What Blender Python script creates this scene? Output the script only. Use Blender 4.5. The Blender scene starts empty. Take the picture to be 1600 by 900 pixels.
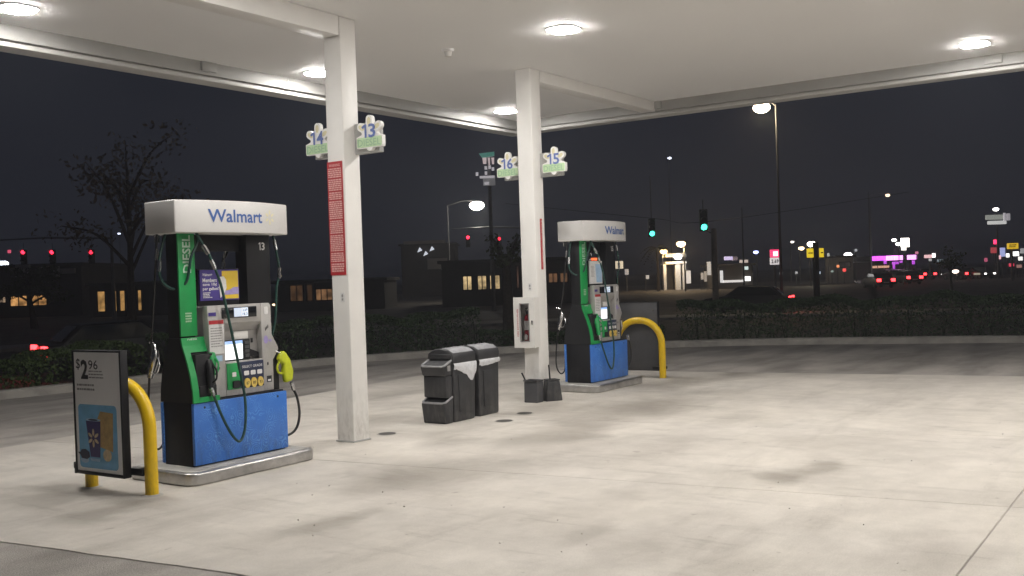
import bpy, bmesh, math, random
import numpy as np
from mathutils import Vector, Matrix
random.seed(7)
RNG = np.random.default_rng(11)
PI = math.pi
SC = bpy.context.scene
COL = SC.collection

# ------------------------------------------------------------------ camera
CAM_H = 1.824
F_PX, YAW, PITCH, ROLL = 1586.8, 0.6017, -0.0115, 0.0340
def cam_axes():
    cy, sy, cp, sp = math.cos(YAW), math.sin(YAW), math.cos(PITCH), math.sin(PITCH)
    f = np.array([cy*cp, sy*cp, sp]); r = np.array([sy, -cy, 0.0]); d = np.cross(f, r)
    cr, sr = math.cos(ROLL), math.sin(ROLL)
    return r*cr + d*sr, -r*sr + d*cr, f
AX_R, AX_D, AX_F = cam_axes()
cam_data = bpy.data.cameras.new("camera"); cam = bpy.data.objects.new("camera", cam_data); COL.objects.link(cam)
cam_data.sensor_width = 36.0; cam_data.lens = 36.0*F_PX/1600.0
cam_data.clip_start = 0.05; cam_data.clip_end = 4000
cam.matrix_world = Matrix([[AX_R[i], -AX_D[i], -AX_F[i], (0, 0, CAM_H)[i]] for i in range(3)] + [[0, 0, 0, 1]])
SC.camera = cam
SC.view_settings.view_transform = 'Standard'; SC.view_settings.look = 'None'
SC.view_settings.exposure = 0.0; SC.view_settings.gamma = 1.0
# ------------------------------------------------------------------ night sky
world = bpy.data.worlds.new("World"); SC.world = world; world.use_nodes = True
wn = world.node_tree.nodes; wl = world.node_tree.links
bgn = wn["Background"]
sky = wn.new("ShaderNodeTexSky"); sky.sky_type = 'NISHITA'; sky.sun_disc = False
sky.sun_elevation = math.radians(-8); sky.sun_rotation = math.radians(200)
glow = wn.new("ShaderNodeMix"); glow.data_type = 'RGBA'; glow.blend_type = 'ADD'; glow.inputs[0].default_value = 1.0
glow.inputs[7].default_value = (0.0105, 0.0118, 0.0180, 1)      # even glow of a town over a night sky
wsc = wn.new("ShaderNodeMix"); wsc.data_type = 'RGBA'; wsc.blend_type = 'MULTIPLY'; wsc.inputs[0].default_value = 1.0
wsc.inputs[7].default_value = (0.05, 0.05, 0.05, 1)
wl.new(sky.outputs[0], wsc.inputs[6]); wl.new(wsc.outputs[2], glow.inputs[6])
wl.new(glow.outputs[2], bgn.inputs[0]); bgn.inputs[1].default_value = 1.0
SC.cycles.max_bounces = 8; SC.cycles.diffuse_bounces = 5; SC.cycles.glossy_bounces = 3
SC.cycles.sample_clamp_indirect = 4.0
LAMP_POWER = 252.0            # emission strength of one canopy lamp lens

# ------------------------------------------------------------------ helpers: place
def ray(px, py):
    return AX_R*((px-800)/F_PX) + AX_D*((py-450)/F_PX) + AX_F
def gp(px, py, z=0.0):                         # photo direction met with a level plane
    d = ray(px, py); t = (z-CAM_H)/d[2]; return Vector((d[0]*t, d[1]*t, z))
def far(px, py, dist):                         # a far point at a chosen distance
    d = ray(px, py); return Vector((d[0]*dist, d[1]*dist, CAM_H + d[2]*dist))
def horizon(px):
    lo, hi = 300.0, 600.0
    for _ in range(40):
        m = (lo+hi)/2
        if ray(px, m)[2] > 0: lo = m
        else: hi = m
    return lo
ROAD_Z = -0.5                                  # the street lies a little below the forecourt
def base(px, dist):                            # street level point below a photo column at a distance
    p = far(px, horizon(px), dist); p.z = ROAD_Z; return p
FACE = YAW - PI/2                              # turns local -Y towards the road side we look from

# ------------------------------------------------------------------ helpers: materials
def nt(m): return m.node_tree.nodes, m.node_tree.links
def mat(name, col, rough=0.5, metal=0.0, var=0.12, scale=6.0, bump=0.0, bscale=60.0, emis=None, es=0.0, spec=0.5, coat=0.0, alpha=None):
    m = bpy.data.materials.new(name); m.use_nodes = True
    n, l = nt(m); b = n["Principled BSDF"]
    b.inputs["Roughness"].default_value = rough; b.inputs["Metallic"].default_value = metal
    b.inputs["Specular IOR Level"].default_value = spec
    if coat: b.inputs["Coat Weight"].default_value = coat
    tc = n.new("ShaderNodeTexCoord")
    if var > 0:
        no = n.new("ShaderNodeTexNoise"); no.inputs["Scale"].default_value = scale; no.inputs["Detail"].default_value = 6
        no.inputs["Roughness"].default_value = 0.62
        l.new(tc.outputs["Object"], no.inputs["Vector"])
        cr = n.new("ShaderNodeValToRGB"); cr.color_ramp.elements[0].position = 0.3; cr.color_ramp.elements[1].position = 0.72
        cr.color_ramp.elements[0].color = tuple(max(0, c*(1-var)) for c in col) + (1,)
        cr.color_ramp.elements[1].color = tuple(min(1, c*(1+var)) for c in col) + (1,)
        l.new(no.outputs["Fac"], cr.inputs[0]); l.new(cr.outputs[0], b.inputs["Base Color"])
        rr = n.new("ShaderNodeMapRange"); rr.inputs[3].default_value = max(0.02, rough-0.08); rr.inputs[4].default_value = min(1, rough+0.1)
        l.new(no.outputs["Fac"], rr.inputs[0]); l.new(rr.outputs[0], b.inputs["Roughness"])
    else:
        b.inputs["Base Color"].default_value = tuple(col) + (1,)
    if bump > 0:
        nb = n.new("ShaderNodeTexNoise"); nb.inputs["Scale"].default_value = bscale; nb.inputs["Detail"].default_value = 4
        l.new(tc.outputs["Object"], nb.inputs["Vector"])
        bp = n.new("ShaderNodeBump"); bp.inputs["Strength"].default_value = bump; bp.inputs["Distance"].default_value = 0.02
        l.new(nb.outputs["Fac"], bp.inputs["Height"]); l.new(bp.outputs[0], b.inputs["Normal"])
    if emis is not None:
        b.inputs["Emission Color"].default_value = tuple(emis) + (1,); b.inputs["Emission Strength"].default_value = es
    return m
def glow_mat(name, col, s): return mat(name, (0.6, 0.6, 0.6), 0.4, var=0, emis=col, es=s)

M = {}
M['soffit'] = mat('soffit paint', (0.93, 0.92, 0.91), 0.6, var=0.02, scale=0.5, bump=0.03, bscale=3)
M['column'] = mat('column paint', (0.84, 0.82, 0.79), 0.45, var=0.05, scale=2.2, bump=0.02, bscale=30)
M['gutter'] = mat('gutter paint', (0.34, 0.335, 0.32), 0.55, var=0.06, scale=1.5)
M['fascia'] = mat('fascia paint', (0.50, 0.49, 0.47), 0.6, var=0.04, scale=1.5)
M['lamp_housing'] = mat('lamp housing', (0.8, 0.8, 0.8), 0.4, var=0.03)
M['lamp_lens'] = glow_mat('canopy lamp lens', (1.0, 0.97, 0.925), LAMP_POWER)
M['black_plastic'] = mat('black plastic', (0.014, 0.014, 0.016), 0.5, var=0.25, scale=5, bump=0.04, bscale=220, spec=0.3)
M['black_metal'] = mat('black painted steel', (0.011, 0.011, 0.013), 0.5, var=0.3, scale=3, spec=0.25)
M['dark_grey'] = mat('dark grey plastic', (0.06, 0.06, 0.065), 0.5, var=0.2, scale=5)
M['bin_plastic'] = mat('bin plastic', (0.030, 0.030, 0.033), 0.45, var=0.3, scale=6, bump=0.08, bscale=180)
M['bin_lid'] = mat('grey bin lid', (0.20, 0.20, 0.215), 0.42, var=0.35, scale=9, bump=0.08, bscale=180)
M['bin_rim'] = mat('worn grey rim', (0.30, 0.30, 0.31), 0.5, var=0.25, scale=14)
M['liner'] = mat('white bin liner film', (0.62, 0.62, 0.64), 0.3, var=0.15, scale=18, bump=0.3, bscale=25)
M['silver'] = mat('dispenser silver', (0.44, 0.425, 0.41), 0.42, metal=0.25, var=0.09, scale=5, bump=0.02, bscale=200)
M['silver_dark'] = mat('recess silver', (0.33, 0.315, 0.30), 0.5, metal=0.2, var=0.1, scale=5)
M['steel'] = mat('bright steel', (0.62, 0.62, 0.62), 0.24, metal=1.0, var=0.15, scale=12)
M['island_steel'] = mat('island steel edging', (0.52, 0.51, 0.50), 0.30, metal=0.85, var=0.3, scale=5, bump=0.06, bscale=25)
M['island_top'] = mat('island concrete', (0.40, 0.385, 0.36), 0.75, var=0.25, scale=5, bump=0.15, bscale=60)
M['green'] = mat('diesel green', (0.008, 0.28, 0.068), 0.42, var=0.1, scale=4)
M['green_hose'] = mat('green rubber hose', (0.012, 0.055, 0.045), 0.4, var=0.25, scale=20)
M['black_hose'] = mat('black rubber hose', (0.014, 0.014, 0.015), 0.4, var=0.3, scale=20)
M['white_plastic'] = mat('white plastic', (0.74, 0.72, 0.69), 0.45, var=0.05, scale=3)
M['valance'] = mat('valance white', (0.66, 0.645, 0.63), 0.38, var=0.05, scale=2.5)
M['white_print'] = mat('white print', (0.72, 0.71, 0.70), 0.55, var=0.06, scale=20)
M['grey_print'] = mat('grey print', (0.28, 0.27, 0.27), 0.6, var=0.1, scale=30)
M['black_print'] = mat('black print', (0.015, 0.015, 0.018), 0.5, var=0.1, scale=30)
M['brand_blue'] = mat('lettering blue', (0.05, 0.12, 0.36), 0.45, var=0.05)
M['brand_yellow'] = mat('petal yellow', (0.80, 0.62, 0.14), 0.45, var=0.05)
M['pale_yellow'] = mat('faded petal yellow', (0.78, 0.72, 0.47), 0.5, var=0.08)
M['pale_green'] = mat('pale green lettering', (0.50, 0.68, 0.54), 0.5, var=0.15, scale=20)
M['navy'] = mat('navy panel', (0.012, 0.018, 0.055), 0.4, var=0.1)
M['button'] = mat('yellow grade button', (0.72, 0.52, 0.12), 0.4, var=0.08)
M['purple'] = mat('purple poster print', (0.055, 0.035, 0.23), 0.5, var=0.12, scale=8)
M['yellow_poster'] = mat('yellow poster print', (0.72, 0.50, 0.04), 0.5, var=0.06)
M['lilac'] = mat('lilac print', (0.36, 0.30, 0.58), 0.5, var=0.12, scale=20)
M['pale_blue'] = mat('pale blue print', (0.36, 0.52, 0.70), 0.5, var=0.1, scale=12)
M['red_print'] = mat('red warning print', (0.43, 0.022, 0.03), 0.5, var=0.1)
M['pink_print'] = mat('pale warning text', (0.74, 0.40, 0.38), 0.55, var=0.12, scale=40)
M['nozzle_yellow'] = mat('acid yellow rubber', (0.56, 0.62, 0.02), 0.45, var=0.1, scale=12)
M['post_yellow'] = mat('post yellow paint', (0.72, 0.47, 0.008), 0.32, var=0.08, scale=7, bump=0.03, bscale=40)
M['poster'] = mat('poster paper', (0.90, 0.89, 0.88), 0.4, var=0.04, scale=3)
M['poster_blue'] = mat('poster blue', (0.17, 0.42, 0.66), 0.45, var=0.2, scale=5)
M['cup'] = mat('cup purple', (0.035, 0.022, 0.13), 0.45, var=0.1)
M['kraft'] = mat('kraft brown print', (0.46, 0.31, 0.12), 0.55, var=0.25, scale=14)
M['biscuit'] = mat('biscuit print', (0.60, 0.48, 0.30), 0.55, var=0.25, scale=22)
M['berry'] = mat('dark berry print', (0.02, 0.025, 0.06), 0.5, var=0.3, scale=30)
M['sign_white'] = mat('number sign face', (0.90, 0.89, 0.86), 0.4, var=0.03)
M['sign_green'] = mat('pale green sign band', (0.56, 0.74, 0.46), 0.4, var=0.06)
M['sign_letter'] = mat('sign letter green', (0.36, 0.56, 0.36), 0.4, var=0.06)
M['sign_blue'] = mat('sign numeral blue', (0.13, 0.19, 0.46), 0.45, var=0.06)
M['bracket'] = mat('grey bracket', (0.42, 0.42, 0.41), 0.5, var=0.08)
M['cabinet'] = mat('cabinet white enamel', (0.76, 0.74, 0.71), 0.4, var=0.05, scale=3)
M['extinguisher'] = mat('extinguisher red', (0.30, 0.012, 0.025), 0.3, var=0.1)
M['glass'] = mat('clear pane', (0.9, 0.9, 0.9), 0.04, var=0)
M['glass'].node_tree.nodes["Principled BSDF"].inputs["Transmission Weight"].default_value = 1.0
M['glass'].node_tree.nodes["Principled BSDF"].inputs["IOR"].default_value = 1.1
M['screen'] = glow_mat('lit screen', (0.93, 0.97, 1.0), 1.1)
M['screen_bar'] = glow_mat('screen header blue', (0.02, 0.28, 0.8), 0.9)
M['display'] = mat('price display glass', (0.01, 0.011, 0.014), 0.18, var=0)
M['display_lit'] = glow_mat('lit digits', (0.42, 0.58, 0.85), 0.55)
M['display_pale'] = glow_mat('lit digit field', (0.62, 0.75, 0.92), 0.8)
M['curb'] = mat('kerb concrete', (0.36, 0.34, 0.31), 0.8, var=0.25, scale=2.5, bump=0.2, bscale=40)
M['soil'] = mat('dark soil', (0.030, 0.028, 0.020), 0.95, var=0.4, scale=1.2, bump=0.3, bscale=12)
M['bark'] = mat('bark', (0.055, 0.042, 0.032), 0.9, var=0.35, scale=12, bump=0.6, bscale=20)
M['twig'] = mat('hedge twigs', (0.020, 0.024, 0.012), 0.95, var=0.4, scale=9)
M['pole_concrete'] = mat('concrete pole', (0.36, 0.32, 0.26), 0.8, var=0.2, scale=2)
M['pole_steel'] = mat('galvanised pole', (0.13, 0.13, 0.133), 0.6, metal=0.2, var=0.2, scale=2)
M['dark_wall'] = mat('dark stucco', (0.07, 0.063, 0.056), 0.85, var=0.2, scale=0.8, bump=0.1, bscale=10)
M['pale_wall'] = mat('pale stucco', (0.42, 0.40, 0.37), 0.85, var=0.15, scale=0.6, bump=0.1, bscale=10)
M['roof'] = mat('dark roof', (0.07, 0.065, 0.06), 0.9, var=0.25, scale=1)
M['car_dark'] = mat('dark car paint', (0.012, 0.0125, 0.014), 0.4, var=0.05)
M['car_grey'] = mat('grey car paint', (0.20, 0.21, 0.22), 0.3, metal=0.4, var=0.05, coat=0.5)
M['car_glass'] = mat('car glass', (0.012, 0.014, 0.016), 0.06, var=0)
M['tyre'] = mat('tyre rubber', (0.015, 0.015, 0.015), 0.8, var=0.2)
M['tail'] = glow_mat('lit tail lamp', (1.0, 0.03, 0.035), 9.0)
M['headlamp'] = glow_mat('lit headlamp', (1.0, 0.95, 0.9), 5.0)

def scuff(m, z0, z1, amount, tint):
    """rubbed-in dirt marks in the lowest stretch of a painted piece"""
    n, l = nt(m); b = n["Principled BSDF"]; src = b.inputs["Base Color"].links[0].from_socket
    tc = n.new("ShaderNodeTexCoord"); sp = n.new("ShaderNodeSeparateXYZ"); l.new(tc.outputs["Object"], sp.inputs[0])
    h = n.new("ShaderNodeMapRange"); h.inputs[1].default_value = z1; h.inputs[2].default_value = z0; l.new(sp.outputs["Z"], h.inputs[0])
    mp = n.new("ShaderNodeMapping"); mp.inputs["Scale"].default_value = (1, 1, 0.35); l.new(tc.outputs["Object"], mp.inputs["Vector"])
    no = n.new("ShaderNodeTexNoise"); no.inputs["Scale"].default_value = 14; no.inputs["Detail"].default_value = 8; no.inputs["Roughness"].default_value = 0.75; l.new(mp.outputs[0], no.inputs["Vector"])
    k = n.new("ShaderNodeMapRange"); k.inputs[1].default_value = 0.46; k.inputs[2].default_value = 0.66; l.new(no.outputs["Fac"], k.inputs[0])
    f = n.new("ShaderNodeMath"); f.operation = 'MULTIPLY'; l.new(h.outputs[0], f.inputs[0]); l.new(k.outputs[0], f.inputs[1])
    f2 = n.new("ShaderNodeMath"); f2.operation = 'MULTIPLY'; l.new(f.outputs[0], f2.inputs[0]); f2.inputs[1].default_value = amount
    mx = n.new("ShaderNodeMix"); mx.data_type = 'RGBA'; l.new(f2.outputs[0], mx.inputs[0]); l.new(src, mx.inputs[6]); mx.inputs[7].default_value = tuple(tint)+(1,)
    l.new(mx.outputs[2], b.inputs["Base Color"])
scuff(M['column'], 0.0, 0.75, 0.5, (0.30, 0.27, 0.23))
scuff(M['post_yellow'], 0.0, 0.45, 0.65, (0.16, 0.12, 0.05))
scuff(M['black_metal'], 0.0, 0.3, 0.35, (0.06, 0.055, 0.05))
scuff(M['bin_plastic'], 0.0, 0.7, 0.7, (0.11, 0.105, 0.10))
scuff(M['silver'], 0.6, 1.5, 0.45, (0.22, 0.20, 0.18))

def leaf_mat(name, a, b_):
    m = bpy.data.materials.new(name); m.use_nodes = True; n, l = nt(m); b = n["Principled BSDF"]
    tc = n.new("ShaderNodeTexCoord"); no = n.new("ShaderNodeTexNoise"); no.inputs["Scale"].default_value = 2.2; no.inputs["Detail"].default_value = 8
    no.inputs["Roughness"].default_value = 0.8
    l.new(tc.outputs["Object"], no.inputs["Vector"])
    cr = n.new("ShaderNodeValToRGB"); cr.color_ramp.elements[0].position = 0.35; cr.color_ramp.elements[1].position = 0.68
    cr.color_ramp.elements[0].color = tuple(a)+(1,); cr.color_ramp.elements[1].color = tuple(b_)+(1,)
    l.new(no.outputs["Fac"], cr.inputs[0]); l.new(cr.outputs[0], b.inputs["Base Color"])
    b.inputs["Roughness"].default_value = 0.65; b.inputs["Specular IOR Level"].default_value = 0.25
    return m
M['leaf'] = leaf_mat('hedge leaf', (0.024, 0.043, 0.018), (0.052, 0.082, 0.038))
M['leaf_dark'] = leaf_mat('tree leaf', (0.05, 0.06, 0.03), (0.11, 0.12, 0.06))
M['leaf_ground'] = leaf_mat('ground cover leaf', (0.028, 0.048, 0.014), (0.070, 0.105, 0.034))
M['leaf_brown'] = leaf_mat('brown thin leaf', (0.10, 0.075, 0.05), (0.17, 0.125, 0.08))
M['frond'] = leaf_mat('palm frond', (0.05, 0.055, 0.02), (0.12, 0.10, 0.045))

def concrete_mat():
    """pale worn forecourt concrete: clouds, traffic film, oil marks and specks"""
    m = bpy.data.materials.new('forecourt concrete'); m.use_nodes = True; n, l = nt(m); b = n["Principled BSDF"]
    tc = n.new("ShaderNodeTexCoord")
    def noise(scale, detail=6, rough=0.6, vec=None, dist=0.0):
        no = n.new("ShaderNodeTexNoise"); no.inputs["Scale"].default_value = scale; no.inputs["Detail"].default_value = detail
        no.inputs["Roughness"].default_value = rough; no.inputs["Distortion"].default_value = dist
        l.new(vec or tc.outputs["Object"], no.inputs["Vector"]); return no.outputs["Fac"]
    def ramp(src, p0, p1, c0, c1):
        r = n.new("ShaderNodeMapRange"); r.interpolation_type = 'SMOOTHSTEP'
        r.inputs[1].default_value = p0; r.inputs[2].default_value = p1; r.inputs[3].default_value = c0; r.inputs[4].default_value = c1
        l.new(src, r.inputs[0]); return r.outputs[0]
    def math_(op, a, c):
        k = n.new("ShaderNodeMath"); k.operation = op
        for i, v in enumerate((a, c)):
            if isinstance(v, (int, float)): k.inputs[i].default_value = v
            else: l.new(v, k.inputs[i])
        return k.outputs[0]
    mp = n.new("ShaderNodeMapping"); mp.inputs["Scale"].default_value = (0.35, 1.5, 1); mp.inputs["Rotation"].default_value = (0, 0, 0.12)
    l.new(tc.outputs["Object"], mp.inputs["Vector"])
    clouds = ramp(noise(0.45, 8, 0.62), 0.3, 0.7, 0.81, 1.06)
    film = ramp(noise(0.8, 8, 0.65, mp.outputs[0], 0.4), 0.50, 0.76, 1.0, 0.78)
    mp2 = n.new("ShaderNodeMapping"); mp2.inputs["Scale"].default_value = (3.4, 0.55, 1); mp2.inputs["Rotation"].default_value = (0, 0, 0.35)
    l.new(tc.outputs["Object"], mp2.inputs["Vector"])
    mid = math_('MULTIPLY', ramp(noise(2.6, 8, 0.7), 0.35, 0.7, 0.93, 1.05), ramp(noise(1.5, 9, 0.72, mp2.outputs[0], 0.3), 0.52, 0.72, 1.0, 0.84))
    fine = ramp(noise(90, 3, 0.6), 0.3, 0.7, 0.93, 1.06)
    spots = ramp(noise(5.5, 3, 0.5), 0.70, 0.76, 1.0, 0.78)
    specks = ramp(noise(16, 2, 0.4), 0.77, 0.80, 1.0, 0.62)
    v = math_('MULTIPLY', clouds, film); v = math_('MULTIPLY', v, mid); v = math_('MULTIPLY', v, fine)
    v = math_('MULTIPLY', v, spots); v = math_('MULTIPLY', v, specks)
    # oil marks where cars stand
    warp = n.new("ShaderNodeTexNoise"); warp.inputs["Scale"].default_value = 1.3; warp.inputs["Detail"].default_value = 6
    l.new(tc.outputs["Object"], warp.inputs["Vector"])
    wv = n.new("ShaderNodeVectorMath"); wv.operation = 'SCALE'; wv.inputs["Scale"].default_value = 1.1
    l.new(warp.outputs["Color"], wv.inputs[0])
    ad = n.new("ShaderNodeVectorMath"); ad.operation = 'ADD'; l.new(tc.outputs["Object"], ad.inputs[0]); l.new(wv.outputs[0], ad.inputs[1])
    for (px, py, rx, ry, amt) in ((655, 742, 1.0, 0.7, 0.30), (790, 735, 0.8, 0.35, 0.14), (880, 676, 1.2, 0.6, 0.34), (985, 640, 1.6, 0.9, 0.34), (1215, 743, 0.45, 0.25, 0.34), (1285, 728, 0.35, 0.25, 0.26),
                                  (500, 820, 0.6, 0.25, 0.28), (180, 795, 0.6, 0.3, 0.34), (1050, 700, 0.9, 0.4, 0.14), (1180, 580, 1.6, 0.4, 0.40), (700, 690, 0.5, 0.4, 0.22), (1060, 600, 1.2, 0.5, 0.26),
                                  (1450, 860, 0.9, 0.4, 0.14), (60, 780, 0.45, 0.35, 0.24), (960, 880, 0.8, 0.3, 0.12), (610, 655, 0.8, 0.5, 0.18), (620, 615, 1.1, 0.6, 0.28), (840, 640, 0.9, 0.5, 0.16), (470, 700, 0.5, 0.4, 0.18), (1000, 760, 0.7, 0.25, 0.12), (880, 832, 0.5, 0.18, 0.16)):
        p = gp(px, py)
        sub = n.new("ShaderNodeVectorMath"); sub.operation = 'SUBTRACT'; l.new(ad.outputs[0], sub.inputs[0]); sub.inputs[1].default_value = (p.x+0.55, p.y+0.55, 0.55)
        ml = n.new("ShaderNodeVectorMath"); ml.operation = 'MULTIPLY'; l.new(sub.outputs[0], ml.inputs[0]); ml.inputs[1].default_value = (1/rx, 1/ry, 0)
        ln = n.new("ShaderNodeVectorMath"); ln.operation = 'LENGTH'; l.new(ml.outputs[0], ln.inputs[0])
        v = math_('MULTIPLY', v, ramp(ln.outputs["Value"], 0.25, 1.25, 1-amt, 1.0))
    hue = n.new("ShaderNodeMix"); hue.data_type = 'RGBA'
    hue.inputs[6].default_value = (0.60, 0.565, 0.525, 1); hue.inputs[7].default_value = (0.63, 0.585, 0.52, 1)
    l.new(noise(0.7, 5), hue.inputs[0])
    hue2 = n.new("ShaderNodeMix"); hue2.data_type = 'RGBA'; hue2.inputs[6].default_value = (0.60, 0.552, 0.49, 1)
    l.new(ramp(v, 0.55, 0.9, 0.0, 1.0), hue2.inputs[0]); l.new(hue.outputs[2], hue2.inputs[7])
    mu = n.new("ShaderNodeVectorMath"); mu.operation = 'SCALE'; l.new(hue2.outputs[2], mu.inputs[0]); l.new(v, mu.inputs["Scale"])
    l.new(mu.outputs[0], b.inputs["Base Color"])
    l.new(ramp(v, 0.5, 1.0, 0.70, 0.92), b.inputs["Roughness"]); b.inputs["Specular IOR Level"].default_value = 0.12
    bp = n.new("ShaderNodeBump"); bp.inputs["Strength"].default_value = 0.18; bp.inputs["Distance"].default_value = 0.01
    l.new(noise(70, 5, 0.7), bp.inputs["Height"]); l.new(bp.outputs[0], b.inputs["Normal"])
    return m
M['concrete'] = concrete_mat()

def asphalt_mat(name, c0, c1, patch=0.7):
    m = bpy.data.materials.new(name); m.use_nodes = True; n, l = nt(m); b = n["Principled BSDF"]
    tc = n.new("ShaderNodeTexCoord")
    a = n.new("ShaderNodeTexNoise"); a.inputs["Scale"].default_value = 0.55; a.inputs["Detail"].default_value = 9; a.inputs["Roughness"].default_value = 0.66
    f = n.new("ShaderNodeTexNoise"); f.inputs["Scale"].default_value = 110; f.inputs["Detail"].default_value = 2
    mp = n.new("ShaderNodeMapping"); mp.inputs["Scale"].default_value = (0.5, 2.2, 1); mp.inputs["Rotation"].default_value = (0, 0, -0.5)
    s = n.new("ShaderNodeTexNoise"); s.inputs["Scale"].default_value = 0.8; s.inputs["Detail"].default_value = 6
    l.new(tc.outputs["Object"], mp.inputs["Vector"]); l.new(mp.outputs[0], s.inputs["Vector"])
    for k in (a, f): l.new(tc.outputs["Object"], k.inputs["Vector"])
    cr = n.new("ShaderNodeValToRGB"); cr.color_ramp.elements[0].position = 0.34; cr.color_ramp.elements[1].position = 0.68
    cr.color_ramp.elements[0].color = tuple(c0)+(1,); cr.color_ramp.elements[1].color = tuple(c1)+(1,)
    l.new(a.outputs["Fac"], cr.inputs[0])
    k1 = n.new("ShaderNodeMapRange"); k1.inputs[1].default_value = 0.25; k1.inputs[2].default_value = 0.75; k1.inputs[3].default_value = 0.6; k1.inputs[4].default_value = 1.4
    l.new(f.outputs["Fac"], k1.inputs[0])
    k2 = n.new("ShaderNodeMapRange"); k2.inputs[1].default_value = 0.42; k2.inputs[2].default_value = 0.68; k2.inputs[3].default_value = 1.1; k2.inputs[4].default_value = patch
    l.new(s.outputs["Fac"], k2.inputs[0])
    mm = n.new("ShaderNodeMath"); mm.operation = 'MULTIPLY'; l.new(k1.outputs[0], mm.inputs[0]); l.new(k2.outputs[0], mm.inputs[1])
    v = n.new("ShaderNodeVectorMath"); v.operation = 'SCALE'; l.new(cr.outputs[0], v.inputs[0]); l.new(mm.outputs[0], v.inputs["Scale"])
    l.new(v.outputs[0], b.inputs["Base Color"]); b.inputs["Roughness"].default_value = 0.8; b.inputs["Specular IOR Level"].default_value = 0.3
    bp = n.new("ShaderNodeBump"); bp.inputs["Strength"].default_value = 0.5; bp.inputs["Distance"].default_value = 0.008
    l.new(f.outputs["Fac"], bp.inputs["Height"]); l.new(bp.outputs[0], b.inputs["Normal"])
    return m
M['asphalt'] = asphalt_mat('weathered asphalt', (0.29, 0.268, 0.245), (0.48, 0.445, 0.41))
M['road'] = asphalt_mat('road asphalt', (0.11, 0.098, 0.084), (0.19, 0.168, 0.142), 0.85)

def blue_panel_mat():
    """blue skirt with a faint paler line drawing all over"""
    m = bpy.data.materials.new('blue patterned panel'); m.use_nodes = True; n, l = nt(m); b = n["Principled BSDF"]
    tc = n.new("ShaderNodeTexCoord")
    wn_ = n.new("ShaderNodeTexNoise"); wn_.inputs["Scale"].default_value = 7; l.new(tc.outputs["Object"], wn_.inputs["Vector"])
    ws = n.new("ShaderNodeVectorMath"); ws.operation = 'SCALE'; ws.inputs["Scale"].default_value = 0.09; l.new(wn_.outputs["Color"], ws.inputs[0])
    ad = n.new("ShaderNodeVectorMath"); ad.operation = 'ADD'; l.new(tc.outputs["Object"], ad.inputs[0]); l.new(ws.outputs[0], ad.inputs[1])
    vo = n.new("ShaderNodeTexVoronoi"); vo.inputs["Scale"].default_value = 9.5; l.new(ad.outputs[0], vo.inputs["Vector"])
    w = n.new("ShaderNodeMath"); w.operation = 'MULTIPLY'; w.inputs[1].default_value = 34; l.new(vo.outputs["Distance"], w.inputs[0])
    s = n.new("ShaderNodeMath"); s.operation = 'SINE'; l.new(w.outputs[0], s.inputs[0])
    r = n.new("ShaderNodeMapRange"); r.inputs[1].default_value = 0.45; r.inputs[2].default_value = 0.95; l.new(s.outputs[0], r.inputs[0])
    no = n.new("ShaderNodeTexNoise"); no.inputs["Scale"].default_value = 5; no.inputs["Detail"].default_value = 5; l.new(tc.outputs["Object"], no.inputs["Vector"])
    mk = n.new("ShaderNodeMapRange"); mk.inputs[1].default_value = 0.40; mk.inputs[2].default_value = 0.6; l.new(no.outputs["Fac"], mk.inputs[0])
    f = n.new("ShaderNodeMath"); f.operation = 'MULTIPLY'; l.new(r.outputs[0], f.inputs[0]); l.new(mk.outputs[0], f.inputs[1])
    mx = n.new("ShaderNodeMix"); mx.data_type = 'RGBA'; mx.inputs[6].default_value = (0.040, 0.165, 0.56, 1); mx.inputs[7].default_value = (0.11, 0.30, 0.70, 1)
    l.new(f.outputs[0], mx.inputs[0]); l.new(mx.outputs[2], b.inputs["Base Color"]); b.inputs["Roughness"].default_value = 0.42
    return m
M['blue'] = blue_panel_mat(); scuff(M['blue'], 0.0, 0.45, 0.55, (0.05, 0.07, 0.12))

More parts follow.
